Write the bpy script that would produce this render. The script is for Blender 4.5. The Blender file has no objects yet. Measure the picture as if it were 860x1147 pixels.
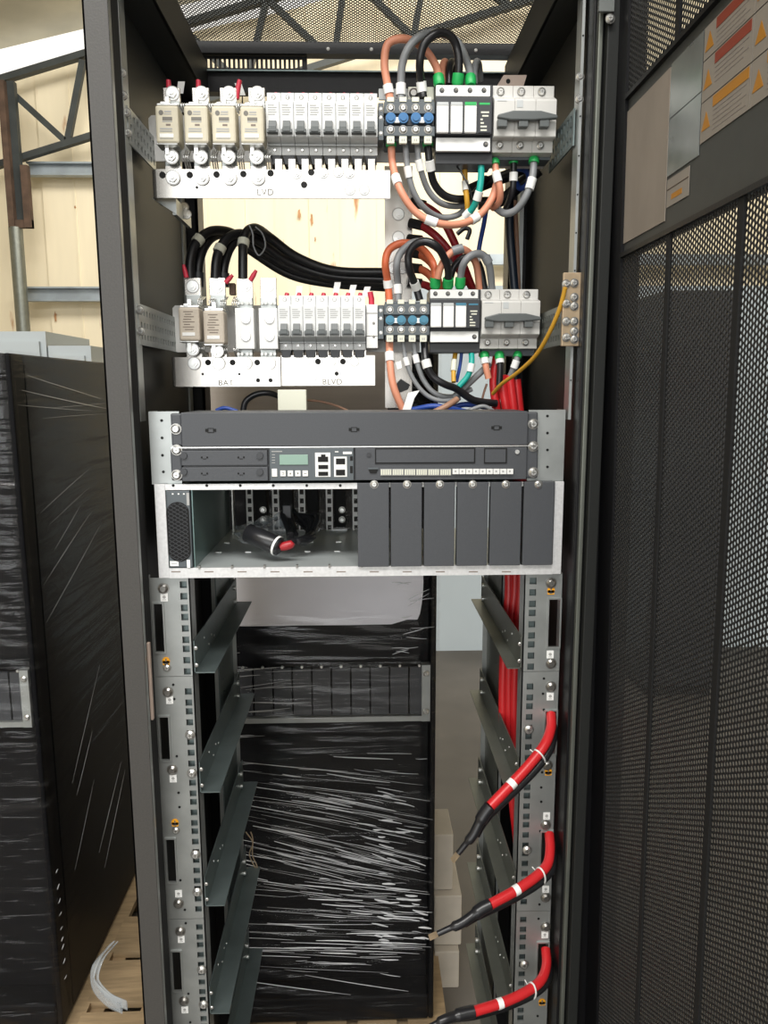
import bpy, math, random
import numpy as np
from mathutils import Vector, Matrix
random.seed(7)
SC = bpy.context.scene
COL = SC.collection
# ------------------------------------------------------------------ camera
FPX, CX, CY, HC = 850.0, 430.0, 573.5, 1.5
def _n(v):
    v = np.array(v, float); return v / np.linalg.norm(v)
_D = _n((17, 5234.5, FPX)); _Y = _n((-25, -137.96, FPX)); _Y = _n(_Y - _D * (_Y @ _D)); _X = np.cross(_D, _Y)
# columns: world directions of the image's right, down and forward axes
def _w(v): return Vector((float(v @ _X), float(v @ _Y), float(-(v @ _D))))
R_, D_, F_ = _w(np.array((1., 0, 0))), _w(np.array((0, 1., 0))), _w(np.array((0, 0, 1.)))
cam_d = bpy.data.cameras.new('camera'); cam = bpy.data.objects.new('camera', cam_d); COL.objects.link(cam)
cam_d.sensor_fit = 'HORIZONTAL'; cam_d.sensor_width = 36; cam_d.lens = 36 * FPX / 860
cam_d.clip_start = 0.02; cam_d.clip_end = 100
mw = Matrix((R_, -D_, -F_)).transposed().to_4x4(); mw.translation = (0, 0, HC)
cam.matrix_world = mw
SC.camera = cam
SC.view_settings.view_transform = 'Standard'; SC.view_settings.look = 'None'
SC.view_settings.gamma = 1; SC.view_settings.use_curve_mapping = False
SC.view_settings.exposure = -0.12
# ------------------------------------------------------------------ world and lights
w = bpy.data.worlds.new('world'); SC.world = w; w.use_nodes = True
bg = w.node_tree.nodes['Background']; bg.inputs[0].default_value = (1.0, 0.97, 0.9, 1); bg.inputs[1].default_value = 1.3
def area(name, loc, rot, sx, sy, power, col):
    l = bpy.data.lights.new(name, 'AREA'); l.shape = 'RECTANGLE'; l.size = sx; l.size_y = sy
    l.energy = power; l.color = col
    o = bpy.data.objects.new(name, l); o.location = loc; o.rotation_euler = rot; COL.objects.link(o); return o
R = math.radians
area('skylight_light', (0.5, 4.8, 5.9), (R(62), 0, 0), 7, 1.6, 620, (1, .96, .88))       # area lamp standing in for skylights, tilted at the back wall to brighten it
area('skylight_light', (-0.6, -1.9, 5.0), (R(24), 0, 0), 5, 1.2, 370, (1, .98, .95))   # roof panels above the camera
area('front_fill_light', (-2.5, -7.0, 2.6), (R(90), 0, 0), 5.0, 4.4, 200, (.93, .97, 1))  # added front fill at the hall's unseen open end
# ------------------------------------------------------------------ pixel to world helpers (each at a real depth)
def P(px, py, Y):
    r = np.array((px - CX, py - CY, FPX)); t = Y / (r @ _Y)
    return Vector((float(r @ _X) * t, Y, HC - float(r @ _D) * t))
def PX(px, py, X):
    r = np.array((px - CX, py - CY, FPX)); t = X / (r @ _X)
    return Vector((X, float(r @ _Y) * t, HC - float(r @ _D) * t))
# ------------------------------------------------------------------ materials
MT = {}
def mat(name, col, rough=.5, metal=0., noise=0., nscale=30., bump=0., stretch=(1, 1, 1), spec=.5, coat=0., alpha=1., emit=0., col2=None):
    m = bpy.data.materials.new(name); m.use_nodes = True; nt = m.node_tree; b = nt.nodes['Principled BSDF']
    b.inputs['Base Color'].default_value = (*col, 1); b.inputs['Roughness'].default_value = rough
    b.inputs['Metallic'].default_value = metal; b.inputs['Specular IOR Level'].default_value = spec
    if coat: b.inputs['Coat Weight'].default_value = coat; b.inputs['Coat Roughness'].default_value = .12
    if alpha < 1: b.inputs['Alpha'].default_value = alpha
    if emit: b.inputs['Emission Color'].default_value = (*col, 1); b.inputs['Emission Strength'].default_value = emit
    tc = nt.nodes.new('ShaderNodeTexCoord'); mp = nt.nodes.new('ShaderNodeMapping'); nz = nt.nodes.new('ShaderNodeTexNoise')
    mp.inputs['Scale'].default_value = stretch; nz.inputs['Scale'].default_value = nscale; nz.inputs['Detail'].default_value = 3
    nt.links.new(tc.outputs['Object'], mp.inputs[0]); nt.links.new(mp.outputs[0], nz.inputs['Vector'])
    if noise or col2:
        mx = nt.nodes.new('ShaderNodeMix'); mx.data_type = 'RGBA'
        c2 = col2 or tuple(max(0, c * (1 - noise)) for c in col)
        mx.inputs[6].default_value = (*col, 1); mx.inputs[7].default_value = (*c2, 1)
        rp = nt.nodes.new('ShaderNodeValToRGB'); rp.color_ramp.elements[0].position = .35; rp.color_ramp.elements[1].position = .65
        nt.links.new(nz.outputs['Fac'], rp.inputs[0]); nt.links.new(rp.outputs[0], mx.inputs[0]); nt.links.new(mx.outputs[2], b.inputs['Base Color'])
    if bump:
        bp = nt.nodes.new('ShaderNodeBump'); bp.inputs['Strength'].default_value = bump; bp.inputs['Distance'].default_value = .003
        nt.links.new(nz.outputs['Fac'], bp.inputs['Height']); nt.links.new(bp.outputs[0], b.inputs['Normal'])
    MT[name] = m; return m
mat('black_paint', (.005, .005, .006), .4, spec=.3, noise=.2, nscale=300, bump=.05)
mat('post_paint', (.055, .052, .048), .5, noise=.12, nscale=400, bump=.08)
mat('panel_grey', (.062, .066, .074), .48, noise=.06, nscale=500, bump=.06)
mat('door_paint', (.016, .017, .016), .5, spec=.3, noise=.1, nscale=300)
mat('band_paint', (.052, .054, .05), .55, noise=.1, nscale=60)
mat('perf_paint', (.020, .020, .020), .45, spec=.3)
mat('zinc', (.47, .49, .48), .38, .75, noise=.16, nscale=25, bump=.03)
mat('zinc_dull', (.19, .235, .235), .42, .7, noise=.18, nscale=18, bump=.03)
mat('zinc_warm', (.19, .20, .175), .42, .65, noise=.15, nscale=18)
mat('spangle', (.74, .74, .74), .42, .4, noise=.12, nscale=220)
mat('tin', (.64, .61, .57), .26, .92, noise=.05, nscale=40, stretch=(8, 1, 1))
mat('bolt', (.82, .82, .80), .28, .9)
mat('bolt_dark', (.35, .34, .32), .3, .9)
mat('white_plastic', (.78, .78, .76), .42)
mat('breaker_plastic', (.66, .67, .66), .45)
mat('breaker_shade', (.50, .52, .52), .45)
mat('mb_plastic', (.60, .59, .56), .45)
mat('toggle', (.10, .11, .11), .45)
mat('ceramic', (.60, .55, .42), .5, noise=.07, nscale=60)
mat('ceramic_b', (.56, .49, .40), .5, noise=.07, nscale=60)
mat('ink', (.16, .15, .13), .6)
mat('ink_soft', (.38, .38, .37), .6)
mat('stamp_ink', (.20, .16, .13), .6)
mat('dark_plastic', (.035, .037, .042), .4)
mat('tb_plastic', (.085, .10, .11), .42)
mat('knob_blue', (.04, .16, .36), .35)
mat('knob_teal', (.05, .20, .30), .35)
mat('cream_tag', (.70, .70, .58), .5)
mat('white_paper', (.86, .86, .84), .6)
mat('cable_orange', (.70, .29, .18), .45)
mat('cable_orange2', (.66, .15, .06), .42)
mat('cable_brown', (.36, .20, .13), .45)
mat('cable_grey', (.24, .25, .26), .4)
mat('cable_black', (.013, .013, .015), .32)
mat('cable_red', (.56, .018, .022), .35)
mat('cable_redd', (.33, .014, .02), .38)
mat('cable_teal', (.01, .36, .30), .4)
mat('cable_yellow', (.62, .33, .03), .45)
mat('cable_blue', (.015, .06, .32), .4)
mat('ferrule_green', (.02, .42, .10), .4)
mat('red_cap', (.55, .03, .06), .4)
mat('navy', (.010, .018, .032), .4)
mat('lcd', (.22, .34, .28), .3)
mat('void', (.004, .004, .004), .8)
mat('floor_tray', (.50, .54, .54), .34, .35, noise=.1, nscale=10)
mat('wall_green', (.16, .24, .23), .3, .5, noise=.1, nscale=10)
mat('orange_label', (.85, .36, .01), .5)
mat('brass', (.50, .38, .25), .4, .55, noise=.15, nscale=60)
mat('tape_beige', (.50, .39, .33), .6)
mat('paper_old', (.28, .24, .20), .7, noise=.12, nscale=14, stretch=(1, 2, 1))
mat('foil', (.33, .35, .34), .22, .6, noise=.25, nscale=16)
mat('warn_paper', (.27, .24, .205), .6, noise=.05, nscale=30)
mat('warn_red', (.24, .04, .02), .55)
mat('warn_orange', (.42, .18, .015), .55)
mat('warn_line', (.25, .22, .20), .6)
mat('foam_white', (.90, .88, .93), .6, noise=.1, nscale=5)
mat('block_white', (.50, .45, .38), .8, noise=.15, nscale=12)
mat('wood', (.42, .30, .17), .7, noise=.3, nscale=10, stretch=(1, 8, 8), bump=.2)
mat('rust', (.10, .06, .04), .8, noise=.4, nscale=8)
mat('steel_grey', (.035, .042, .042), .55, noise=.3, nscale=5)
mat('girt', (.36, .41, .45), .45, .4, noise=.25, nscale=4)
mat('pale_panel', (.62, .70, .74), .5, noise=.04, nscale=2)
mat('locker', (.42, .46, .47), .5)
mat('roof_sheet', (.52, .48, .36), .7, noise=.25, nscale=1.5)
mat('concrete', (.155, .14, .122), .65, noise=.22, nscale=3, bump=.1)
mat('wrap_black', (.004, .004, .005), .55, spec=.12, noise=.1, nscale=20)
mat('crease_glint', (.85, .86, .88), .18, .0, spec=1.0, coat=.8, alpha=.6)  # white base colour carries the glints on the film folds
mat('rust_stain', (.50, .27, .13), .8, noise=.3, nscale=20)
mat('wrap_reflection_brown', (.42, .36, .30), .45, noise=.1, nscale=4, stretch=(1, 1, 14))
# cream sheet wall with rust runs
def wallmat():
    m = mat('cream_sheet', (.83, .74, .55), .6, noise=.1, nscale=1.2, stretch=(3, 1, .5)); nt = m.node_tree; b = nt.nodes['Principled BSDF']
    src = b.inputs['Base Color'].links[0].from_socket
    tc = nt.nodes.new('ShaderNodeTexCoord'); mp = nt.nodes.new('ShaderNodeMapping'); mp.inputs['Scale'].default_value = (5, 1, 1.1)
    nz = nt.nodes.new('ShaderNodeTexNoise'); nz.inputs['Scale'].default_value = 1.3; nz.inputs['Detail'].default_value = 6
    rp = nt.nodes.new('ShaderNodeValToRGB'); rp.color_ramp.elements[0].position = .66; rp.color_ramp.elements[1].position = .74
    mx = nt.nodes.new('ShaderNodeMix'); mx.data_type = 'RGBA'; mx.inputs[7].default_value = (.42, .2, .08, 1)
    nt.links.new(tc.outputs['Object'], mp.inputs[0]); nt.links.new(mp.outputs[0], nz.inputs['Vector']); nt.links.new(nz.outputs['Fac'], rp.inputs[0])
    nt.links.new(rp.outputs[0], mx.inputs[0]); nt.links.new(src, mx.inputs[6]); nt.links.new(mx.outputs[2], b.inputs['Base Color'])
wallmat()
def filmmat(name, clear, haze, rough, bscale, st, bumpd, rot=(0, 0, 0)):
    """thin stretch film: mostly clear, glossy, with milky creases"""
    m = bpy.data.materials.new(name); m.use_nodes = True; nt = m.node_tree; nt.nodes.clear()
    out = nt.nodes.new('ShaderNodeOutputMaterial'); tr = nt.nodes.new('ShaderNodeBsdfTransparent'); gl = nt.nodes.new('ShaderNodeBsdfGlossy')
    df = nt.nodes.new('ShaderNodeBsdfDiffuse'); df.inputs[0].default_value = (.8, .78, .74, 1)
    gl.inputs['Roughness'].default_value = rough; gl.inputs[0].default_value = (.95, .95, .95, 1)
    tc = nt.nodes.new('ShaderNodeTexCoord'); mp = nt.nodes.new('ShaderNodeMapping'); mp.inputs['Scale'].default_value = st; mp.inputs['Rotation'].default_value = rot
    nz = nt.nodes.new('ShaderNodeTexNoise'); nz.inputs['Scale'].default_value = bscale; nz.inputs['Detail'].default_value = 4; nz.inputs['Distortion'].default_value = .6
    bp = nt.nodes.new('ShaderNodeBump'); bp.inputs['Strength'].default_value = 1; bp.inputs['Distance'].default_value = bumpd
    fr = nt.nodes.new('ShaderNodeFresnel'); fr.inputs[0].default_value = 1.5
    ad = nt.nodes.new('ShaderNodeMath'); ad.operation = 'MULTIPLY_ADD'; ad.inputs[1].default_value = 1.6; ad.inputs[2].default_value = clear
    m1 = nt.nodes.new('ShaderNodeMixShader'); m2 = nt.nodes.new('ShaderNodeMixShader')
    rp = nt.nodes.new('ShaderNodeValToRGB'); rp.color_ramp.elements[0].position = .60; rp.color_ramp.elements[1].position = .8
    rp.color_ramp.elements[1].color = (haze, haze, haze, 1)
    L = nt.links.new
    L(tc.outputs['Object'], mp.inputs[0]); L(mp.outputs[0], nz.inputs['Vector']); L(nz.outputs['Fac'], bp.inputs['Height'])
    L(bp.outputs[0], gl.inputs['Normal']); L(bp.outputs[0], fr.inputs['Normal']); L(nz.outputs['Fac'], rp.inputs[0])
    fr.inputs[0].default_value = 1.22; ad.use_clamp = True; mn = nt.nodes.new('ShaderNodeMath'); mn.operation = 'MINIMUM'; mn.inputs[1].default_value = clear + .028
    L(fr.outputs[0], ad.inputs[0]); L(ad.outputs[0], mn.inputs[0]); L(mn.outputs[0], m1.inputs[0]); L(tr.outputs[0], m1.inputs[1]); L(gl.outputs[0], m1.inputs[2])
    L(rp.outputs[0], m2.inputs[0]); L(m1.outputs[0], m2.inputs[1]); L(df.outputs[0], m2.inputs[2]); L(m2.outputs[0], out.inputs[0])
    MT[name] = m; return m
filmmat('stretch_film', .015, .035, .13, 1.0, (2.2, 2.2, 42), .008, (0, R(-7), 0))
mat('clear_bag', (.55, .60, .64), .12, alpha=.42, spec=.9, bump=.6, nscale=60)
# ------------------------------------------------------------------ mesh builder
class G:
    def __init__(s, f=None): s.v = []; s.f = []; s.m = []; s.s = []; s.mats = []; s.fn = f
    def mi(s, m):
        if m not in s.mats: s.mats.append(m)
        return s.mats.index(m)
    def add(s, vs, fs, m, smooth=False):
        o = len(s.v); k = s.mi(m); s.v += [tuple(v) for v in vs]
        for f in fs: s.f.append(tuple(i + o for i in f)); s.m.append(k); s.s.append(smooth)
        return s
    def box(s, x0, x1, y0, y1, z0, z1, m):
        if x1 < x0: x0, x1 = x1, x0
        if y1 < y0: y0, y1 = y1, y0
        if z1 < z0: z0, z1 = z1, z0
        v = [(x, y, z) for z in (z0, z1) for y in (y0, y1) for x in (x0, x1)]
        return s.add(v, [(0, 2, 3, 1), (4, 5, 7, 6), (0, 1, 5, 4), (2, 6, 7, 3), (0, 4, 6, 2), (1, 3, 7, 5)], m)
    def bar(s, a, b, wx, wz, m, up=(0, 0, 1)):
        a, b = Vector(a), Vector(b); d = (b - a).normalized(); u = Vector(up)
        if abs(d.dot(u)) > .95: u = Vector((0, 1, 0))
        x = d.cross(u).normalized() * wx / 2; z = x.cross(d).normalized() * wz / 2
        v = [p + i * x + j * z for p in (a, b) for j in (-1, 1) for i in (-1, 1)]
        return s.add(v, [(0, 2, 3, 1), (4, 5, 7, 6), (0, 1, 5, 4), (2, 6, 7, 3), (0, 4, 6, 2), (1, 3, 7, 5)], m)
    def prism(s, pts, a, b, axis, m):
        """polygon pts extruded along axis ('x': pts are (y,z); 'y': pts are (x,z); 'z': (x,y)) from a to b"""
        f = {'x': lambda p, t: (t, p[0], p[1]), 'y': lambda p, t: (p[0], t, p[1]), 'z': lambda p, t: (p[0], p[1], t)}[axis]
        n = len(pts); v = [f(p, a) for p in pts] + [f(p, b) for p in pts]
        fs = [tuple(range(n - 1, -1, -1)), tuple(range(n, 2 * n))] + [(i, (i + 1) % n, n + (i + 1) % n, n + i) for i in range(n)]
        return s.add(v, fs, m)
    def cyl(s, p0, p1, r, m, n=12, r1=None):
        p0, p1 = Vector(p0), Vector(p1); d = (p1 - p0).normalized()
        u = d.orthogonal().normalized(); w_ = d.cross(u); r1 = r if r1 is None else r1
        v = []
        for p, rr in ((p0, r), (p1, r1)):
            v += [p + (u * math.cos(2 * math.pi * k / n) + w_ * math.sin(2 * math.pi * k / n)) * rr for k in range(n)]
        s.add(v, [(k, (k + 1) % n, n + (k + 1) % n, n + k) for k in range(n)], m, True)
        return s.add(v, [tuple(range(n - 1, -1, -1)), tuple(range(n, 2 * n))], m)
    def tube(s, pts, r, m, n=10, flat=1.0):
        if not isinstance(r, (list, tuple)): r = [r] * len(pts)
        pts = [Vector(p) for p in pts]; d0 = (pts[1] - pts[0]).normalized(); u = d0.orthogonal().normalized(); v = []
        for i, p in enumerate(pts):
            d = (pts[min(i + 1, len(pts) - 1)] - pts[max(i - 1, 0)]).normalized()
            u = (u - d * u.dot(d)).normalized(); w_ = d.cross(u)
            v += [p + (u * math.cos(2 * math.pi * k / n) + w_ * math.sin(2 * math.pi * k / n) * flat) * r[i] for k in range(n)]
        fs = [(i * n + k, i * n + (k + 1) % n, (i + 1) * n + (k + 1) % n, (i + 1) * n + k) for i in range(len(pts) - 1) for k in range(n)]
        s.add(v, fs, m, True)
        o = (len(pts) - 1) * n
        return s.add(v, [tuple(range(n - 1, -1, -1)), tuple(range(o, o + n))], m)
    def plate(s, outer, holes, y0, y1, m, axis='y'):
        """flat plate with rectangular holes: outer (a0,a1,b0,b1), holes likewise (no overlap)"""
        xs = sorted({outer[0], outer[1], *[h[0] for h in holes], *[h[1] for h in holes]}); zs = sorted({outer[2], outer[3], *[h[2] for h in holes], *[h[3] for h in holes]})
        nx, nz = len(xs) - 1, len(zs) - 1
        solid = [[not any(h[0] <= (xs[i] + xs[i + 1]) / 2 <= h[1] and h[2] <= (zs[j] + zs[j + 1]) / 2 <= h[3] for h in holes) for j in range(nz)] for i in range(nx)]
        def q(c, t): return {'y': (c[0], t, c[1]), 'x': (t, c[0], c[1]), 'z': (c[0], c[1], t)}[axis]
        S = lambda i, j: 0 <= i < nx and 0 <= j < nz and solid[i][j]
        for i in range(nx):
            for j in range(nz):
                if not solid[i][j]: continue
                a, b, c, d = (xs[i], zs[j]), (xs[i + 1], zs[j]), (xs[i + 1], zs[j + 1]), (xs[i], zs[j + 1])
                s.add([q(p, y0) for p in (a, b, c, d)], [(0, 1, 2, 3)], m); s.add([q(p, y1) for p in (a, b, c, d)], [(3, 2, 1, 0)], m)
                for di, dj, e in ((-1, 0, (d, a)), (1, 0, (b, c)), (0, -1, (a, b)), (0, 1, (c, d))):
                    if not S(i + di, j + dj): s.add([q(e[0], y0), q(e[0], y1), q(e[1], y1), q(e[1], y0)], [(0, 1, 2, 3)], m)
        return s
    def build(s, name, parent=None, bevel=0, loc=None):
        off = Vector((0, 0, 0))
        if parent is not None: off = base(parent)
        elif loc is not None: off = Vector(loc)
        fn = s.fn or (lambda p: p)
        me = bpy.data.meshes.new(name); me.from_pydata([tuple(Vector(fn(v)) - off) for v in s.v], [], s.f)
        for m in s.mats: me.materials.append(MT[m])
        me.polygons.foreach_set('material_index', s.m); me.polygons.foreach_set('use_smooth', s.s); me.update()
        o = bpy.data.objects.new(name, me); COL.objects.link(o)
        if parent is not None: o.parent = parent; o['_b'] = 1; BASE[o.name] = off
        else: o.location = off; BASE[o.name] = off
        if bevel:
            b = o.modifiers.new('bevel', 'BEVEL'); b.width = bevel; b.segments = 2; b.limit_method = 'ANGLE'; b.angle_limit = R(40)
        return o
BASE = {}
def base(o): return BASE[o.name]
def thing(name, label, cat, loc=(0, 0, 0), group=None):
    o = bpy.data.objects.new(name, None); COL.objects.link(o); o.location = loc; o.empty_display_size = .02
    BASE[o.name] = Vector(loc); o['label'] = label; o['category'] = cat
    if group: o['group'] = group
    return o
def tag(o, label, cat, group=None):
    o['label'] = label; o['category'] = cat
    if group: o['group'] = group
    return o
def part(o, label): o['label'] = label; return o
def struct(o): o['kind'] = 'structure'; return o
def copy_tree(o, delta=(0, 0, 0), parent=None, label=None):
    c = o.copy(); COL.objects.link(c); c.parent = parent; BASE[c.name] = BASE[o.name] + Vector(delta)
    if parent is None: c.location = o.location + Vector(delta)
    if label: c['label'] = label
    for ch in list(o.children): copy_tree(ch, delta, c)
    return c
def inst(name, src, parent, at):
    """a repeat of a small part whose mesh is centred on its own origin"""
    o = bpy.data.objects.new(name, src.data if isinstance(src, bpy.types.Object) else src); COL.objects.link(o)
    o.parent = parent; o.location = Vector(at) - base(parent); BASE[o.name] = Vector(at); return o
def protomesh(g, name):
    me = bpy.data.meshes.new(name); me.from_pydata(g.v, [], g.f)
    for m in g.mats: me.materials.append(MT[m])
    me.polygons.foreach_set('material_index', g.m); me.polygons.foreach_set('use_smooth', g.s); me.update(); return me
def spline(pts, k=7):
    pts = [Vector(p) for p in pts]; q = [pts[0] * 2 - pts[1]] + pts + [pts[-1] * 2 - pts[-2]]; out = []
    for i in range(1, len(q) - 2):
        a, b, c, d = q[i - 1:i + 3]
        for j in range(k):
            t = j / k; out.append(.5 * ((2 * b) + (c - a) * t + (2 * a - 5 * b + 4 * c - d) * t * t + (3 * b - a - 3 * c + d) * t ** 3))
    return out + [pts[-1]]
_txt = {}
def text_part(name, s, parent, x, y, z, size, m, depth=.0004):
    """raised or printed lettering facing the camera side (-Y)"""
    cu = bpy.data.curves.new('txt', 'FONT'); cu.body = s; cu.size = size; cu.extrude = depth; cu.align_x = 'CENTER'; cu.align_y = 'CENTER'
    cu.space_character = 1.1
    to = bpy.data.objects.new('txt', cu); me = bpy.data.meshes.new_from_object(to); bpy.data.objects.remove(to); bpy.data.curves.remove(cu)
    me.materials.clear(); me.materials.append(MT[m])
    me.transform(Matrix.Rotation(R(90), 4, 'X'))
    return inst(name, me, parent, (x, y, z))
# small shared hardware, all facing -Y
def screwmesh(r, h, m, cross=True, name='screw'):
    g = G(); g.cyl((0, 0, 0), (0, -h * .2, 0), r * 1.22, 'bolt_dark', 14); g.cyl((0, 0, 0), (0, -h * .5, 0), r, m, 14); g.cyl((0, -h * .5, 0), (0, -h, 0), r, m, 14, r * .62)
    if cross:
        g.box(-r * .45, r * .45, -h * 1.02, -h * .9, -r * .1, r * .1, 'bolt_dark'); g.box(-r * .1, r * .1, -h * 1.02, -h * .9, -r * .45, r * .45, 'bolt_dark')
    return protomesh(g, name)
SCR = {'s': screwmesh(.0024, .0012, 'bolt'), 'm': screwmesh(.0045, .003, 'bolt'), 'rail': screwmesh(.0058, .004, 'bolt'), 'dark': screwmesh(.0062, .0045, 'bolt_dark'), 'tiny': screwmesh(.0016, .001, 'ink')}
def hexbolt(r, h, m='bolt'):
    g = G(); g.cyl((0, 0, 0), (0, -h * .12, 0), r * 1.55, 'bolt_dark', 18); g.cyl((0, 0, 0), (0, -h * .25, 0), r * 1.32, m, 18); g.cyl((0, -h * .25, 0), (0, -h, 0), r, m, 6); g.cyl((0, -h, 0), (0, -h * 1.5, 0), r * .5, m, 10); return protomesh(g, 'bolt')
BOLT = {'b': hexbolt(.0062, .005), 's': hexbolt(.0045, .004)}
def disc(r, m='void', d=.0005):
    g = G(); g.cyl((0, 0, 0), (0, -d, 0), r, m, 14); return protomesh(g, 'hole')
HOLE = {'xs': disc(.0010), 'l': disc(.0042), 's': disc(.0018), 'x': disc(.003)}
# ================================================================== THE SETTING
g = G(); g.box(-7.2, 9.2, -7, 10.2, -.1, 0, 'concrete'); struct(g.build('floor'))
pw0, pw1 = P(0, 88, 10), P(95, 65, 10); SL = (pw1.z - pw0.z) / (pw1.x - pw0.x)
RIDGE = 2.6
def wtop(x): return pw0.z + SL * ((x if x < RIDGE else 2 * RIDGE - x) - pw0.x)
wb = thing('wall_back', '', ''); del wb['label']; del wb['category']; struct(wb)
xs = [-7.2 + .82 * i for i in range(21)]
for i in range(20):
    a, b = xs[i], xs[i + 1]; dy = .031 * (i % 2)
    top = [(b + .02, wtop(b + .02)), (a, wtop(a))]
    if a < RIDGE < b: top = [(b + .02, wtop(b + .02)), (RIDGE, wtop(RIDGE)), (a, wtop(a))]
    g = G(); g.prism([(a, 0), (b + .02, 0)] + top, 10 + dy, 10.03 + dy, 'y', 'cream_sheet')
    g.box(a + .38, a + .40, 9.988 + dy, 10 + dy, 0, min(wtop(a), wtop(b)) - .05, 'cream_sheet'); g.build('wall_sheet', wb)
g = G()
for sx in (-7.2, 9.2): g.box(sx - .05, sx + .05, -7, 10, 0, wtop(sx) + .35, 'cream_sheet')
o = G(); o.box(-7.3, -7.2, -7, 10, 0, wtop(-7.2) + .3, 'cream_sheet'); struct(o.build('wall_left'))
o = G(); o.box(9.2, 9.3, -7, 10, 0, wtop(9.2) + .3, 'cream_sheet'); struct(o.build('wall_right'))
gap = P(45, 45, 10.2).z - wtop(P(45, 45, 10.2).x)
ce = thing('ceiling', '', ''); del ce['label']; del ce['category']; struct(ce)
yy = [-7 + 1.72 * i for i in range(11)]
for i in range(10):
    for sgn in (-1, 1):
        xe = -7.6 if sgn < 0 else 9.6
        z0, z1 = wtop(xe) + gap, wtop(RIDGE) + gap
        g = G(); g.prism([(xe, z0), (RIDGE, z1), (RIDGE, z1 + .03), (xe, z0 + .03)], yy[i], yy[i + 1] - .015, 'y', 'roof_sheet')
        g.build('roof_sheet', ce)
for (px, py, w_, h_) in ((335, 240, 3.2, 10), (349, 246, 3, 12), (353, 268, 1.5, 5), (345, 62, 2, 5), (536, 303, 4, 12), (62, 355, 3, 10), (84, 232, 2, 3)):
    c_ = P(px, py, 9.984); g = G(); pts = []
    for q in range(12):
        a_ = q / 12 * 2 * math.pi; rr = 1 + .25 * math.sin(q * 2.7 + px); pts.append((c_.x + math.cos(a_) * w_ * .0055 * rr, c_.z + math.sin(a_) * h_ * .0062 * rr))
    g.prism(pts, 9.985, 9.987, 'y', 'rust_stain'); g.build('rust_patch', wb)
# steel truss under the gable
def tr(g, a, b, w_, Y=9.6): g.bar(P(*a, Y), P(*b, Y), .07, w_, 'steel_grey', up=(0, 1, 0))
tru = thing('roof_truss', 'dark steel lattice roof truss sloping up in front of the cream wall', 'truss', P(0, 184, 9.6))
g = G(); tr(g, (-60, 108), (330, -10), .10); g.build('top_chord', tru)
g = G(); tr(g, (-60, 203), (640, -14), .085); g.build('bottom_chord', tru)
for a, b in (((4, 95), (73, 158)), ((93, 68), (76, 158)), ((100, 62), (172, 128)), ((200, 32), (178, 126)), ((205, 32), (272, 97)), ((298, 2), (276, 96)), ((300, 0), (372, 68)), ((384, -6), (374, 66)), ((400, -20), (462, 42)), ((473, -10), (463, 40)), ((520, -30), (570, 8))):
    g = G(); tr(g, a, b, .065); g.build('brace', tru)
c0 = P(19, 250, 9.5)
col = thing('steel_column', 'rusty steel column under the truss with grey pipe foot', 'column', (c0.x, 9.5, 0))
g = G(); g.box(P(17, 200, 9.5).x, P(25, 200, 9.5).x, 9.46, 9.54, P(19, 255, 9.5).z, P(19, 92, 9.5).z, 'steel_grey'); g.build('stanchion', col)
g = G(); g.box(P(6, 200, 9.4).x, P(13, 200, 9.4).x, 9.38, 9.46, P(19, 255, 9.4).z, P(19, 90, 9.4).z, 'rust'); g.box(P(24, 200, 9.4).x, P(32, 200, 9.4).x, 9.38, 9.46, P(19, 255, 9.4).z, P(19, 185, 9.4).z, 'rust'); g.box(P(6, 200, 9.4).x, P(32, 200, 9.4).x, 9.40, 9.46, P(19, 255, 9.4).z, P(19, 246, 9.4).z, 'rust'); g.build('joint_plate', col)
g = G(); g.cyl((c0.x, 9.45, 0), (c0.x, 9.45, P(19, 256, 9.5).z), .078, 'zinc_warm', 14); g.build('pipe', col)
n = 0
for (x0, x1, y0, y1) in ((32, 180, 183, 198), (30, 180, 322, 338)):
    n += 1; a, b = P(x0, y0, 9.8), P(x1, y1, 9.8); g = G()
    z1, z0 = P(60, y0, 9.8).z, P(60, y1, 9.8).z
    g.box(a.x, b.x, 9.8, 9.83, z0, z1, 'girt'); g.box(a.x, b.x, 9.72, 9.8, z1 - .02, z1, 'girt'); g.box(a.x, b.x, 9.72, 9.8, z0, z0 + .02, 'girt'); struct(g.build('trim_%d' % n))
a = P(545, 285, 9.8); b = P(600, 297, 9.8); g = G(); g.box(a.x, 6.5, 9.75, 9.83, b.z, a.z, 'girt'); struct(g.build('trim_3'))
# pale panels and dark cabinet at the far side
g = G()
for i in range(3): g.box(.15 + i * 1.05, .15 + (i + 1) * 1.05 - .008, 4.2, 4.26, 0.004, 2.045, 'pale_panel')
pl = thing('partition', 'pale blue-white partition standing behind the racks on the bare floor', 'partition', (.15, 4.2, 0))
for i in range(3):
    g = G(); g.box(.15 + i * 1.05, .15 + (i + 1) * 1.05 - .006, 4.2, 4.26, 0, 2.045, 'pale_panel'); g.build('panel', pl)
a, b = P(730, 600, 3.5), P(812, 600, 3.5)
dk = thing('storage_cabinet', 'dark cabinet in front of the pale partition, seen through the door mesh', 'cabinet', (a.x, 3.5, 0))
g = G(); g.box(a.x, b.x, 3.5, 3.95, 0.05, P(770, 325, 3.5).z, 'dark_plastic'); g.build('body', dk, .006)
g = G(); g.box(a.x + .02, b.x - .02, 3.52, 3.93, 0, .05, 'void'); g.build('plinth', dk)
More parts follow.
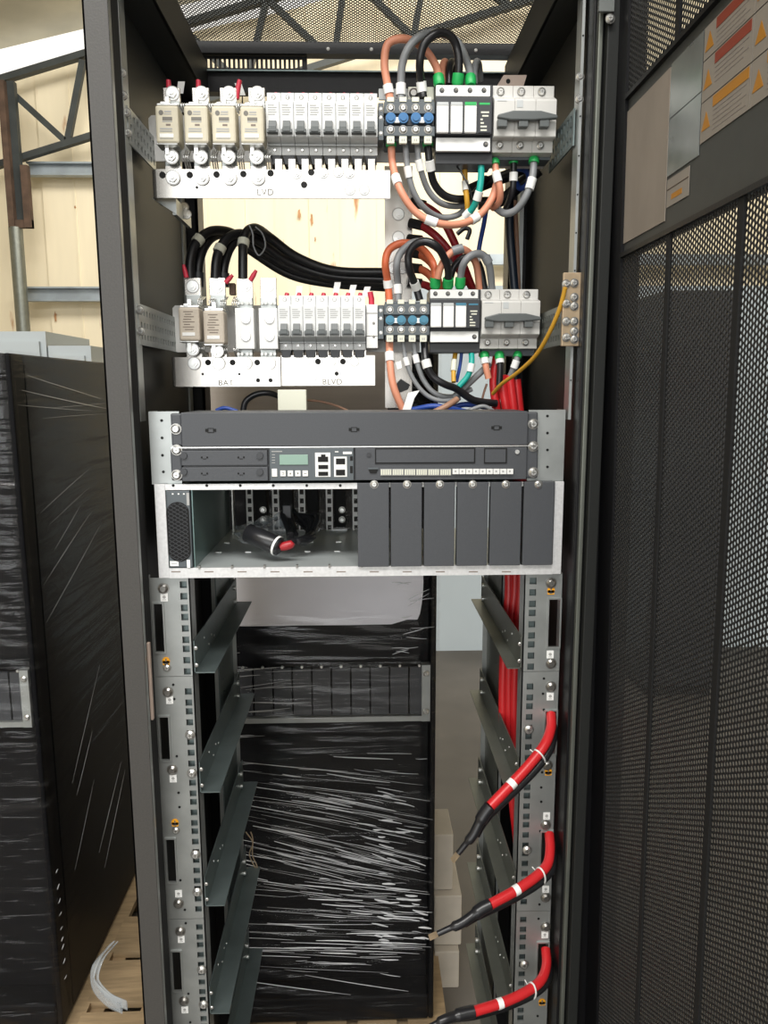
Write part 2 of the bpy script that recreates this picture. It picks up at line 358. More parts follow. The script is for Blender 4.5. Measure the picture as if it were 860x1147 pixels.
for k, (x0, x1, yt, Y, lab) in enumerate(((-70, 49, 371, 2.75, 'light grey metal locker far left behind the wrapped rack'), (52, 100, 387, 2.75, 'lower light grey metal locker beside the taller one, left of the post'))):
    a, b = P(x0, yt, Y), P(x1, yt, Y)
    t = thing('metal_locker', lab, 'locker', ((a.x + b.x) / 2, Y, 0), 'grey lockers behind the left rack')
    g = G(); g.box(a.x, b.x, Y + .012, Y + .45, 0, a.z, 'locker'); g.build('body', t)
    g = G(); g.box(a.x + .02, b.x - .02, Y, Y + .012, .06, a.z - .035, 'locker'); g.build('door', t)
# ================================================================== WRAPPED RACKS BEHIND
def film_shell(x0, x1, y0, y1, z0, z1, seed, parent):
    rnd = random.Random(seed); off = .006
    g = G(); ph = [rnd.uniform(0, 6.28) for _ in range(12)]
    path = [(x0, y1, -1, 0), (x0, y0, -1, 0), (x1, y0, 0, -1), (x1, y1, 1, 0)]
    cols = []
    def side(ax, ay, bx, by, nx, ny, n):
        for i in range(n):
            t = i / n; cols.append((ax + (bx - ax) * t, ay + (by - ay) * t, nx, ny))
    side(x0, y1, x0, y0, -1, 0, 12); side(x0, y0, x1, y0, 0, -1, 30); side(x1, y0, x1, y1, 1, 0, 12); cols.append((x1, y1, 1, 0))
    nz = 260; vs = []
    for j in range(nz + 1):
        z = z0 + (z1 - z0) * j / nz
        for i, (x, y, nx, ny) in enumerate(cols):
            s_ = i * .03
            zz = z + .16 * s_ + .01 * math.sin(s_ * 9 + ph[0])
            d = .5 + .5 * math.sin(zz * 150 + 2 * math.sin(zz * 23 + ph[1]) + ph[2] + 1.2 * math.sin(s_ * 5 + z * 3))
            d2 = .5 + .5 * math.sin(zz * 420 + ph[3] + 3 * math.sin(s_ * 3 + zz * 9))
            amp = (.0035 if ny else .0012) * (.4 + .6 * math.sin(zz * 3.1 + ph[4]) ** 2)
            h = off + amp * d * d + (.0012 if ny else .0004) * d2
            vs.append((x + nx * h, y + ny * h, z))
    m = len(cols); fs = [(j * m + i, j * m + i + 1, (j + 1) * m + i + 1, (j + 1) * m + i) for j in range(nz) for i in range(m - 1)]
    g.add(vs, fs, 'stretch_film', True)
    # cap over the top
    g.add([(x0 - off, y0 - off, z1), (x1 + off, y0 - off, z1), (x1 + off, y1, z1 + .004), (x0 - off, y1, z1 + .004)], [(0, 1, 2, 3)], 'stretch_film')
    return g.build('stretch_film', parent)
wx0, wx1, wy0, wy1, wz0, wz1 = -.452, .150, 1.5, 2.10, .10, 1.57
wr = thing('wrapped_rack', 'film-wrapped black rack standing directly behind the open cabinet', 'rack', ((wx0 + wx1) / 2, wy0, 0.0), 'film-wrapped black racks')
g = G(); g.box(wx0, wx1, wy0 + .06, wy1, wz0, wz1, 'wrap_black'); g.box(wx0, wx0 + .028, wy0, wy0 + .06, wz0, wz1, 'wrap_black'); g.box(wx1 - .012, wx1, wy0, wy0 + .06, wz0, wz1, 'wrap_black')
g.box(wx0 + .028, wx1 - .012, wy0, wy0 + .06, wz1 - .04, wz1, 'wrap_black'); g.box(wx0 + .028, wx1 - .012, wy0, wy0 + .06, wz0, wz0 + .06, 'wrap_black'); g.build('body', wr, .004)
zt, zb = P(400, 745, 1.5).z, P(400, 808, 1.5).z
g = G(); g.box(.120, .1375, 1.495, 1.512, zb, zt, 'zinc'); g.box(wx0 + .03, .120, 1.497, 1.51, zb, zb + .011, 'zinc'); g.box(wx0 + .03, wx0 + .048, 1.495, 1.512, zb, zt, 'zinc'); fr = g.build('subrack_frame', wr)
for k in range(13):
    x = .115 - k * .0405
    g = G(); g.box(x - .019, x + .0175, 1.505, 1.512, zb + .012, zt - .008, 'dark_plastic'); g.build('blank_plate', wr)
    g = G(); g.cyl((x, 1.504, zt - .003), (x, 1.499, zt - .003), .0028, 'bolt', 8); g.build('screw', wr)
for x, z in ((.129, zt - .018), (.129, zb + .022), (wx0 + .039, zt - .018), (wx0 + .039, zb + .022)): inst('screw', SCR['rail'], wr, (x, 1.495, z))
# white foam sheet tucked under the film
fz0, fz1 = P(380, 700, 1.5).z, P(380, 606, 1.5).z; fx1 = P(474, 660, 1.5).x
g = G(); pts = []
for j in range(9):
    for i in range(17):
        x = -.40 + (fx1 + .40) * i / 16; z = fz0 + (fz1 - fz0) * j / 8
        if i == 16: x -= .012 * (abs(j - 4) / 4) ** 2
        e = min(i, 16 - i, j, 8 - j); pts.append((x, 1.499 - .011 * (1 - math.exp(-e * 1.1)) - .001 * math.sin(i * 1.3 + j), z + (.010 if (i > 14 and j == 0) else 0)))
g.add(pts, [(j * 17 + i, j * 17 + i + 1, (j + 1) * 17 + i + 1, (j + 1) * 17 + i) for j in range(8) for i in range(16)], 'foam_white', True)
part(g.build('foam_sheet', wr), 'white foam sheet under the film')
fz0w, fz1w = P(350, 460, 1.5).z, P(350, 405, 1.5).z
g = G(); g.box(-.36, .05, 1.484, 1.494, fz0w - .05, fz1w + .02, 'wrap_reflection_brown'); part(g.build('foam_sheet', wr), 'brown-grey panel painted like the reflecting film wrap near the top')  # grey-brown reflection of the wrapped rack top, put into a flat panel's colour
film_shell(wx0, wx1, wy0, wy1, wz0 - .01, wz1 + .005, 3, wr)
g = G()
for y in (1.54, 1.8, 2.06): g.box(wx0 - .02, wx1 + .01, y - .045, y + .045, 0, .075, 'wood')
g.build('pallet_block', wr)
for k in range(6):
    x = wx0 - .02 + k * .113; g = G(); g.box(x, x + .088, 1.47, 2.12, .075, .092, 'wood'); g.build('pallet_slat', wr)
# film folds on front and sides; their bright reflections painted as white ridges
rnd = random.Random(21); g = G()
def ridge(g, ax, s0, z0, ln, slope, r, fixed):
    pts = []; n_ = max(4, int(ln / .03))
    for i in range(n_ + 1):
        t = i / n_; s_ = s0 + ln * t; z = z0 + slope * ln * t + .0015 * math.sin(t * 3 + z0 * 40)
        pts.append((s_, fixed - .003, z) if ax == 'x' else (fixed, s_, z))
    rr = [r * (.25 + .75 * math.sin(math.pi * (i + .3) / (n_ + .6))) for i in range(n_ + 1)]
    g.tube(pts, rr, 'crease_glint', 5, .6)
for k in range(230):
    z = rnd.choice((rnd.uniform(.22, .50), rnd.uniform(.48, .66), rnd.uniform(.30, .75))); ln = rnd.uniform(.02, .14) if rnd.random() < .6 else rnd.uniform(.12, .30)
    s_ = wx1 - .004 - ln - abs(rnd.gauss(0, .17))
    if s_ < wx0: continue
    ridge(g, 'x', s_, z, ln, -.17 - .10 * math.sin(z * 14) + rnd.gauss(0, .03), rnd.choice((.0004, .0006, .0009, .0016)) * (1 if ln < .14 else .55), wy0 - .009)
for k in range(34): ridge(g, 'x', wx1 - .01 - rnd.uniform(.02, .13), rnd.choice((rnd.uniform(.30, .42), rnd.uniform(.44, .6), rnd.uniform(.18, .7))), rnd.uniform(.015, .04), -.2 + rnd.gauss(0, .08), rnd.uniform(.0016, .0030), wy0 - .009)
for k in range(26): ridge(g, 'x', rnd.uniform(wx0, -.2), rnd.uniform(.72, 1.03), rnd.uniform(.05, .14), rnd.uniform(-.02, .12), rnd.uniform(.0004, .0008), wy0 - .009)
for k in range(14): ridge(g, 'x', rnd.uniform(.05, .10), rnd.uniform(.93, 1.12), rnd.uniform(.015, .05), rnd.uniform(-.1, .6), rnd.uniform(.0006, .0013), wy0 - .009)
o = g.build('film_fold_glints', wr); o['kind'] = 'stuff'
w2 = copy_tree(wr, (-.8227, 0, 0), None, 'film-wrapped black rack outside the cabinet, its long side panel facing the left post')
for ch in list(w2.children):
    if ch.name.startswith(('foam_sheet', 'film_fold_glints')): bpy.data.objects.remove(ch)
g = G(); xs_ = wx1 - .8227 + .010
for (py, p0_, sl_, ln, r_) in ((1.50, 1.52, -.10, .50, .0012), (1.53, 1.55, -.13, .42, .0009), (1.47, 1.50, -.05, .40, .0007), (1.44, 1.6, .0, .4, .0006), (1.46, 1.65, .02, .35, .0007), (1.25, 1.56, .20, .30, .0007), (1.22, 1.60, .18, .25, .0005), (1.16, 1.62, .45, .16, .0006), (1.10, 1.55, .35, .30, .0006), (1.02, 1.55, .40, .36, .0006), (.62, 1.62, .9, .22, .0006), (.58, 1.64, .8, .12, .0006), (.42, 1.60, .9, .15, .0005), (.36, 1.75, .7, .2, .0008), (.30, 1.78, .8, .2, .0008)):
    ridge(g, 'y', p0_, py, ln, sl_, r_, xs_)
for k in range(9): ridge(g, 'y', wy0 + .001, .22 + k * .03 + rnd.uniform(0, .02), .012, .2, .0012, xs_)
o = g.build('film_fold_glints', w2); o['kind'] = 'stuff'
# loose film tail, left rack's pallet boards on the floor
for k in range(3):
    x = -.72 + .1 * k
for k, (px, py) in enumerate(((118, 1075), )):
    pass
pt = thing('wooden_pallet', 'tan wooden pallet on the floor between left wrapped rack and cabinet post', 'pallet', (-.55, 1.5, 0))
for k in range(4):
    g = G(); g.box(-.650, -.485, 1.26 + k * .16, 1.39 + k * .16, .075, .093, 'wood'); g.build('slat', pt)
for x in (-.63, -.505):
    g = G(); g.box(x - .02, x + .02, 1.26, 1.87, 0, .075, 'wood'); g.build('bearer', pt)
g = G(); pts = []
p0 = [P(124, 1058, 1.45), P(108, 1078, 1.40), P(104, 1100, 1.38), P(118, 1118, 1.34), P(136, 1127, 1.31)]
g.tube(spline(p0, 8), .016, 'clear_bag', 9, .14); g.tube(spline([v + Vector((.014, -.01, .010)) for v in p0], 8), .010, 'clear_bag', 8, .15)
tag(g.build('film_tail', None, 0, p0[2]), 'twisted tail of clear stretch film hanging at the left rack\'s foot', 'film')
# pale blocks on the floor beside the wrapped rack
for k, (x0, x1, y0, y1, Yd, m, lab) in enumerate(((489, 507, 924, 975, 1.78, 'block_white', 'narrow pale packing block on top of the stack right of wrapped rack'), (489, 517, 990, 1055, 1.72, 'block_white', 'wider pale packing block in the middle of the stack beside wrapped rack'), (489, 513, 1056, 1090, 1.72, 'block_white', 'pale packing block lowest in the stack beside wrapped rack'))):
    pass
xl = .172
lv = [0, .105, .245, .40]
for k in range(3):
    x1 = (P(513, 1075, 1.72).x, P(517, 1020, 1.72).x, P(507, 950, 1.75).x)[k]
    g = G(); g.box(xl, x1, 1.70 + .02 * k, 1.86, lv[k], lv[k + 1] - .002, 'block_white')
    tag(g.build('packing_block', None, .003, (xl, 1.7, lv[k])), ('lowest pale packing block on the floor beside the rear wrapped rack', 'widest pale packing block, middle of the small stack by rear rack', 'narrow pale packing block on top of the stack by rear rack')[k], 'block', 'pale packing blocks')
# ================================================================== THE OPEN CABINET
XL, XR, YF, YB, ZR = -.307, .300, .93, 1.385, 2.068
cab = thing('equipment_cabinet', 'tall open black equipment rack with its perforated door swung open', 'cabinet', (0, 1.15, 0))
for sx in (-1, 1):
    g = G()
    if sx < 0:
        g.box(XL, XL + .0285, YF, YF + .012, .02, ZR, 'post_paint'); g.box(XL, XL + .003, YF, YF + .05, .02, ZR, 'black_paint')
        g.box(XL + .0275, XL + .0287, YF + .001, YF + .010, .02, ZR, 'zinc'); g.box(XL + .003, XL + .0265, YF + .012, YF + .046, .02, ZR, 'void')
    else:
        g.box(.2835, .2975, YF + .004, YF + .02, .02, ZR, 'door_paint'); g.box(.2755, .281, YF + .012, YF + .03, .02, ZR, 'zinc_warm'); g.box(.272, .299, YF + .02, YF + .05, .02, ZR, 'black_paint'); g.box(.299, .326, YF + .026, YF + .05, .02, ZR, 'black_paint')
    p_ = g.build('front_post', cab, .0012)
    g = G()
    if sx < 0: g.box(-.2885, -.2800, .977, 1.0, 1.46, ZR - .03, 'zinc')
    else: g.box(.2655, .2690, .977, 1.0, 1.46, ZR - .03, 'zinc')
    up = g.build('upright_angle', cab)
    for k in range(12): inst('hole', HOLE['xs'], cab, ((-.2820 if sx < 0 else .2672), .9769, 1.51 + k * .045))
    for z in (1.995, 1.965, 1.87, 1.845): inst('screw', SCR['m'], cab, ((-.2805 if sx < 0 else .2655), .979, z))
    # side wall
    g = G(); x = -.2925 if sx < 0 else .282
    g.box(x - .0015, x + .0015, .985, YB - .02, .04, ZR - .02, 'black_paint' if 0 else 'door_paint'); g.build('side_panel', cab)
    g = G(); x0, x1 = (-.306, -.271) if sx < 0 else (.2515, .297)
    g.box(x0, x1, YB - .05, YB - .045, .04, ZR - .02, 'black_paint'); g.box(x0, x0 + .004, YB - .05, YB, .04, ZR - .02, 'black_paint'); g.box(x1 - .004, x1, YB - .05, YB, .04, ZR - .02, 'black_paint'); g.build('rear_post', cab)
    # top rail running front to back
    g = G(); s_ = sx
    xo, xi = (-.2925, -.248) if sx < 0 else (.282, .240)
    g.box(xo, xi, .975, YB - .05, 1.966, 1.970, 'door_paint'); g.box(xi - .002, xi + .002, .975, YB - .05, 1.966, 2.02, 'door_paint'); g.box(xo, xi, .975, YB - .05, 2.02, 2.024, 'door_paint'); g.build('top_rail', cab)
for x0 in (-.307 + .045, ):
    g = G(); zt_, zb_ = P(400, 79.5, 1.335).z, P(400, 104, 1.34).z; g.box(-.271, .2515, YB - .045, YB - .025, zb_, zt_ - .002, 'black_paint'); g.box(-.271, .2515, YB - .052, YB - .025, zt_ - .002, zt_, 'zinc_dull'); g.build('rear_beam', cab)
g = G(); g.box(XL, .2975, YF + .012, YF + .04, ZR - .022, ZR, 'black_paint'); g.build('front_beam', cab)
g = G(); ze1, ze0 = P(400, 50, 1.335).z, P(400, 60.5, 1.335).z; g.box(-.306, .297, YB - .05, YB - .03, ze0, ze1 + .004, 'black_paint'); g.build('roof_edge', cab)
for x in (-.05, .02, .11, .19): inst('screw', SCR['s'], cab, (x, YB - .0505, ze0 + .007))
# slotted vent strip at the back left
vs_ = G(); vs_.plate((-.27, -.085, P(300, 78, 1.345).z, P(300, 63, 1.345).z), [(-.262 + k * .0075, -.2582 + k * .0075, P(300, 76.5, 1.345).z, P(300, 66, 1.345).z) for k in range(23)], YB - .04, YB - .037, 'black_paint'); vs_.build('vent_strip', cab)
# perforated sheets: a triangular lattice of real round-ish holes
def perf(nc, nr, p, t, m, r=.40):
    """hexagonal cells, columns along +a (pitch p*.866), rows along +b (pitch p); returns verts (a,b,t) and faces"""
    ang = [math.radians(60 * k) for k in range(6)]
    R0 = p / math.sqrt(3); out = np.array([(math.cos(a) * R0, math.sin(a) * R0) for a in ang]); inn = np.array([(math.cos(a) * p * r, math.sin(a) * p * r) for a in ang])
    cell = np.vstack([np.c_[out, np.zeros(6)], np.c_[inn, np.zeros(6)], np.c_[inn, np.full(6, t)], np.c_[out, np.full(6, t)]])
    fs = [(k, (k + 1) % 6, 6 + (k + 1) % 6, 6 + k) for k in range(6)] + [(6 + k, 6 + (k + 1) % 6, 12 + (k + 1) % 6, 12 + k) for k in range(6)] + [(12 + k, 12 + (k + 1) % 6, 18 + (k + 1) % 6, 18 + k) for k in range(6)]
    ii, jj = np.meshgrid(np.arange(nc), np.arange(nr), indexing='ij'); ii = ii.ravel(); jj = jj.ravel()
    cx = ii * p * .8660254 * 1.0; cx = ii * R0 * 1.5; cy = jj * p + (ii % 2) * p / 2
    C = np.c_[cx, cy, np.zeros(len(cx))]
    V = (cell[None] + C[:, None]).reshape(-1, 3); F = (np.array(fs)[None] + (np.arange(len(cx)) * 24)[:, None, None]).reshape(-1, 4)
    return V, F, R0 * 1.5
def perfmesh(name, V, F, m):
    me = bpy.data.meshes.new(name); me.vertices.add(len(V)); me.vertices.foreach_set('co', V.ravel()); me.loops.add(F.size); me.loops.foreach_set('vertex_index', F.ravel().astype(np.int32))
    me.polygons.add(len(F)); me.polygons.foreach_set('loop_start', np.arange(0, F.size, 4, dtype=np.int32)); me.polygons.foreach_set('loop_total', np.full(len(F), 4, np.int32))
    me.materials.append(MT[m]); me.update(calc_edges=True); me.validate(); return me
V, F, dp = perf(168, 47, .0038, -.0009, 'perf_paint', .44)
V2 = V[:, [0, 1, 2]].copy(); V2[:, 1] *= 2.2
rm = inst('perforated_roof', perfmesh('perforated_roof', V2, F, 'perf_paint'), cab, (-.278, .935, ze1 + .001)); rm['kind'] = 'stuff'; rm['label'] = 'perforated black roof sheet'
# ------------------------------------------------------------------ mounting rails
YR = .985
XLr = (-.2885, -.2300); XRr = (.2165, .2690)
def hole_zs(z0, z1):
    out = []; z = 1.2444 - .0159 * 0; seq = (.0159, .0159, .01265)
    z = 1.2444; i = 0
    while z > z0 + .006:
        if z < z1 - .006: out.append(z)
        z -= seq[i % 3]; i += 1
    return out
slots = [(1.2190, 1.1521), (1.0594, .9969), (.8779, .8119), (.7018, .6381), (.525, .462)]
plates = [(1.254, 1.1172), (1.1165, .7535), (.7528, .39)]
lab_n = 0
for sd in (-1, 1):
    for pi_, (zt_, zb_) in enumerate(plates):
        xa, xb = (XLr if sd < 0 else XRr)
        hs = []
        for z in hole_zs(zb_, zt_):
            xc = -.2384 if sd < 0 else .2281
            hs.append((xc - .0046, xc + .0046, z - .0046, z + .0046))
        for s1, s0 in slots:
            if zb_ < s0 and s1 < zt_: hs.append((-.2790, -.2670, s0, s1) if sd < 0 else (.2505, .2655, s0, s1))
        g = G(); g.plate((xa, xb, zb_, zt_), hs, YR, YR + .002, 'zinc')
        if sd < 0: g.box(xb - .0015, xb, YR, YR + .028, zb_, zt_, 'zinc'); g.box(xa, xa + .0015, YR, YR + .02, zb_, zt_, 'zinc')
        else: g.box(xa, xa + .0015, YR, YR + .028, zb_, zt_, 'zinc'); g.box(xb - .0015, xb, YR, YR + .02, zb_, zt_, 'zinc')
        for s1, s0 in slots:
            if zb_ < s0 and s1 < zt_:
                a_, b_ = (-.2790, -.2670) if sd < 0 else (.2505, .2655)
                for (q0, q1, r0, r1) in ((a_ - .002, a_, s0 - .002, s1 + .002), (b_, b_ + .002, s0 - .002, s1 + .002), (a_, b_, s1, s1 + .002), (a_, b_, s0 - .002, s0)):
                    g.box(q0, q1, YR - .0022, YR, r0, r1, 'zinc')
        g.build('mounting_rail', cab)
    # dark liner seen through the square holes and the slots
    g = G(); xc = -.2384 if sd < 0 else .2281; g.box(xc - .0052, xc + .0052, YR + .007, YR + .0075, .39, 1.25, 'zinc_dull'); g.build('rail_liner', cab)
lp = G(); lp.box(-.0048, .0048, -.0006, 0, -.0055, .0055, 'white_paper'); lp.cyl((0, -.0006, .0005), (0, -.0009, .0005), .0022, 'ink_soft', 10); lp.box(-.0025, .0025, -.0009, -.0006, -.0036, -.0030, 'ink_soft'); LW = protomesh(lp, 'label')
lp = G(); lp.cyl((0, 0, 0), (0, -.0006, 0), .0052, 'orange_label', 14); lp.box(-.0045, .0045, -.0006, 0, -.006, 0, 'orange_label'); lp.box(-.0008, .0008, -.0009, -.0006, -.001, .003, 'ink'); lp.box(-.003, .003, -.0009, -.0006, -.0042, -.0034, 'ink'); LO = protomesh(lp, 'label')
def rp(px, py): v = P(px, py, YR - .0004); return v
for px, py in ((183, 659), (188, 775), (193, 862), (200, 1012), (202, 1043), (206, 1121)): inst('screw', SCR['dark'], cab, rp(px, py))
for px, py in ((184, 669), (190, 784), (194, 872), (200, 1001), (203, 1052), (207, 1131)): part(inst('label', LW, cab, rp(px, py)), 'small white sticker')
for px, py in ((186, 740), (196, 921)): part(inst('label', LO, cab, rp(px, py)), 'small orange sticker')
for px, py in ((187, 748), (197, 930)): inst('screw', SCR['m'], cab, rp(px, py))
for px, py in ((213, 823), (215, 866), (219, 957), (221, 999), (226, 1086), (228, 1125)): inst('screw', SCR['rail'], cab, rp(px, py))
for px, py in ((617, 653), (617, 743), (617, 769), (613, 857), (611, 924), (611, 1005), (611, 1038)): inst('screw', SCR['dark'], cab, rp(px, py))
for px, py in ((616, 733), (616, 780), (612, 914), (611, 996), (610, 1047)): part(inst('label', LW, cab, rp(px, py)), 'small white sticker')
for px, py in ((617, 661), (614, 864), (607, 1122)): part(inst('label', LO, cab, rp(px, py)), 'small orange sticker')
for px, py in ((592, 817), (590, 952), (587, 1080)): inst('screw', SCR['rail'], cab, rp(px, py))
for px, py in ((194, 767), (195, 783), (198, 847), (200, 888), (201, 904), (202, 986), (207, 1019), (208, 1034), (211, 1113), (213, 1145)): inst('hole', HOLE['s'], cab, rp(px, py))
for px, py in ((609, 760), (608, 777), (609, 795), (607, 865), (606, 882), (606, 898), (605, 931), (604, 1013), (603, 1029), (602, 1060), (602, 1138)): inst('hole', HOLE['s'], cab, rp(px, py))
# beige strip of tape on the left post, copper earth bar on the right
a, b = P(162, 719, .955), P(173, 805, .955)
g = G(); g.box(a.x, b.x, .950, .956, b.z, a.z, 'tape_beige'); part(g.build('foam_strip', cab, .001), 'beige foam strip')
a, b = P(630, 306, .972), P(648, 388, .972)
g = G(); g.box(a.x, b.x, .966, .972, b.z, a.z, 'brass'); eb = part(g.build('earth_bar', cab, .0008), 'tarnished brass earth bar')
for px, py in ((634, 318), (643, 317), (643, 333), (634, 340), (643, 343), (643, 360), (634, 360), (643, 371), (634, 378), (643, 380)): inst('screw', SCR['m'], eb, P(px, py, .9655))
# perforated arms that carry the two breaker rows
def arm(x, y0, y1, z0, z1, m, cols_, rows):
    g = G(); hs = []
    for i in range(cols_):
        for j in range(rows):
            cy_ = y0 + .012 + (y1 - y0 - .02) * i / max(1, cols_ - 1); cz = z0 + (z1 - z0) * (j + .7) / (rows + .4)
            hs.append((cy_ - .0028, cy_ + .0028, cz - .0035, cz + .0035))
    g.plate((y0, y1, z0, z1), hs, x, x + .002, m, 'x'); g.build('perforated_arm', cab)
arm(-.281, .988, 1.11, 1.795, 1.838, 'zinc', 8, 3); arm(-.281, .988, 1.18, 1.556, 1.607, 'zinc', 14, 3)
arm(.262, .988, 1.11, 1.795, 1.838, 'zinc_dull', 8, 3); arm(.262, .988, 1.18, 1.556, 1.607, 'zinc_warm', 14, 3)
for x, z in ((-.279, 1.828), (-.279, 1.805), (-.276, 1.598), (-.276, 1.572)): inst('screw', SCR['m'], cab, (x, .984, z))
# ------------------------------------------------------------------ rear strips and angle shelves
for sd in (-1, 1):
    x = -.240 if sd < 0 else .2265
    g = G(); hs = []
    z = .44
    while z < 1.235:
        hs += [(1.232, 1.236, z, z + .004), ]; z += .022
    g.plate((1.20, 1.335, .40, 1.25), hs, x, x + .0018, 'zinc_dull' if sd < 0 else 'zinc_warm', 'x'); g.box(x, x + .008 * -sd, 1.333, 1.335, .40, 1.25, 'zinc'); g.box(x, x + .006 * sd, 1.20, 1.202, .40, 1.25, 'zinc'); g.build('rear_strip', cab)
for z in (1.1215, .9465, .7715, .5965, .4215):
    for sd in (-1, 1):
        if sd < 0: xo, xi = -.2295, -.2015
        else: xo, xi = .2160, .1965
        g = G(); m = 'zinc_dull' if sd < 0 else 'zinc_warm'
        g.box(xo, xi, YR + .003, 1.334, z - .0015, z, m)
        g.prism([(YR + .003, z - .0015), (1.334, z - .0015), (1.334, z + .044), (YR + .003, z + .044)], xo, xo + .0015 * (-sd), 'x', m)
        for (yy_, zz) in ((1.08, .008), (1.1, .016), (1.12, .008), (1.05, .028)): g.cyl((xo - .002 * -sd * 0 + (.0015 * -sd), yy_, z + zz), (xo + .0022 * -sd, yy_, z + zz), .0018, 'bolt', 6)
        sb = g.build('angle_shelf', cab)
        for zz in (.010, .034): inst('screw', SCR['s'], sb, (xo + .003 * -sd, YR + .0025, z + zz))
        g = G(); g.cyl((xo + .002 * -sd, 1.3, z + .01), (xo + .006 * -sd, 1.3, z + .01), .004, 'bolt', 8); g.cyl((xo + .002 * -sd, 1.3, z + .034), (xo + .006 * -sd, 1.3, z + .034), .004, 'bolt', 8); g.build('rivet', sb)
# inner zinc uprights at the rear of the upper bay
for px in (203, 584):
    a = P(px, 260, 1.3); g = G(); g.box(a.x - .004, a.x + .003, 1.3, 1.32, 1.27, 1.96, 'zinc'); g.build('rear_upright', cab)
# ------------------------------------------------------------------ the door, swung open on the right
LEAN = .014
def lean(v): return (v[0] + (1.65 - v[2]) * LEAN, v[1], v[2])
DX = .300
g = G(lean); Y1, Y0 = .952, .352
g.box(DX, DX + .022, .9045, Y1, .06, 2.055, 'black_paint'); g.box(DX, DX + .022, Y0, Y0 + .03, .06, 2.055, 'black_paint')
g.box(DX, DX + .022, Y0 + .03, .9045, 2.03, 2.055, 'black_paint'); g.box(DX, DX + .022, Y0 + .03, .9045, .06, .10, 'black_paint')
g.box(DX + .004, DX + .022, Y0 + .03, .9045, 1.652, 1.820, 'band_paint'); g.box(DX - .001, DX + .004, Y0 + .03, .9045, 1.6485, 1.6535, 'black_paint'); g.box(DX - .001, DX + .004, Y0 + .03, .9045, 1.8185, 1.8235, 'black_paint')
door = part(g.build('door', cab), 'perforated door swung open')
g = G(lean); g.box(DX + .0005, DX + .006, .912, .928, .08, 2.04, 'navy'); g.build('door_gasket', door)
ribs = [.7685, .6236, .4787]
for y in ribs:
    g = G(lean); g.box(DX + .001, DX + .004, y - .0045, y + .0045, .10, 1.65, 'void'); g.box(DX + .001, DX + .004, y - .0045, y + .0045, 1.822, 2.03, 'black_paint'); g.build('door_rib', door)
p = .0056
nc = 30; nr = 250
V, F, dp = perf(nc, nr, p, .0009, 'perf_paint', .395)
def stand(V, z0):  # a -> -Y, b -> +Z, thickness -> +X, leaning like the door
    a, b, t = V[:, 0], V[:, 1], V[:, 2]; z = z0 + b
    return np.c_[t + (1.65 - z) * LEAN, -a, b]
me1 = perfmesh('perforated_sheet', stand(V, .25), F, 'perf_paint')
V, F, dp = perf(nc, 37, p, .0009, 'perf_paint', .395); me2 = perfmesh('perforated_sheet', stand(V, 1.824), F, 'perf_paint')
for y in (.9045, .764, .6191, .4742):
    for me, z in ((me1, .25), (me2, 1.824)):
        o = inst('perforated_sheet', me, door, (DX + .003, y + .002, z)); o['kind'] = 'stuff'
g = G(lean); g.box(DX + .003, DX + .004, Y0 + .03, .9045, .10, .25, 'perf_paint'); g.build('kick_sheet', door)
# stickers on the blank band: a paper sheet, two foil plates, warning labels
XS = DX + .0036
def sheet(name, y1, y0, z0, z1, m, par, th=.0005, x=XS, lab=None):
    g = G(lean); g.box(x - th, x, y1, y0, z0, z1, m); o = g.build(name, par); return part(o, lab) if lab else o
pap = sheet('paper_sheet', .951, .784, 1.664, 1.806, 'paper_old', door, .0008, XS, 'wide faded cream paper sheet')
g = G(lean)
for k in range(17): g.box(XS - .00095, XS - .0008, .935, .935 - random.uniform(.09, .137), 1.679 + k * .0072, 1.6797 + k * .0072, 'stamp_ink')
f1 = sheet('foil_plate', .783, .7125, 1.7585, 1.808, 'foil', door, .0005, XS, 'dull silver foil label, upper half'); f2 = sheet('foil_plate', .783, .712, 1.705, 1.7575, 'foil', door, .0005, XS, 'dull silver foil label, lower half')
sl = sheet('paper_label', .7815, .730, 1.6755, 1.7015, 'warn_paper', door, .0005, XS, 'small cream paper label'); g = G(lean); g.box(XS - .0007, XS - .0005, .781, .731, 1.6915, 1.6925, 'rust'); g.box(XS - .0007, XS - .0005, .770, .745, 1.681, 1.686, 'warn_orange'); g.build('print', sl)
def tri(g, yc, zc, s_, m, x):
    f = lean; g.add([(x, yc + s_ * .5, zc - s_ * .43), (x, yc - s_ * .5, zc - s_ * .43), (x, yc, zc + s_ * .45), (x - .0002, yc + s_ * .5, zc - s_ * .43), (x - .0002, yc - s_ * .5, zc - s_ * .43), (x - .0002, yc, zc + s_ * .45)], [(0, 1, 2), (5, 4, 3), (0, 3, 4, 1), (1, 4, 5, 2), (2, 5, 3, 0)], m)
rows_ = [(1.7815, 1.808, 'warn_red'), (1.7475, 1.7805, 'warn_red'), (1.7135, 1.7465, 'warn_orange')]
for cy1, cy0 in ((.7105, .623), (.622, .5345), (.5335, .446)):
    for k, (z0, z1, m) in enumerate(rows_):
        wl = sheet('warning_label', cy1, cy0, z0, z1, 'warn_paper', door, .0005, XS, 'cream warning label with %s header bar' % ('red' if m == 'warn_red' else 'orange'))
        g = G(lean); tri(g, cy1 - .011, (z0 + z1) / 2, .0165, 'warn_orange', XS - .0006); g.build('warning_triangle', wl)
        g = G(lean); g.box(XS - .0008, XS - .0005, cy1 - .023, cy0 + .003, z1 - .0095, z1 - .001, m); g.build('header_bar', wl)
        g = G(lean)
        for q in range(4 if m == 'warn_red' else 5): g.box(XS - .0007, XS - .0005, cy1 - .024, cy0 + .006 + .008 * (q % 2), z1 - .0130 - q * .0038, z1 - .0122 - q * .0038, 'warn_line')
        g.build('print', wl)
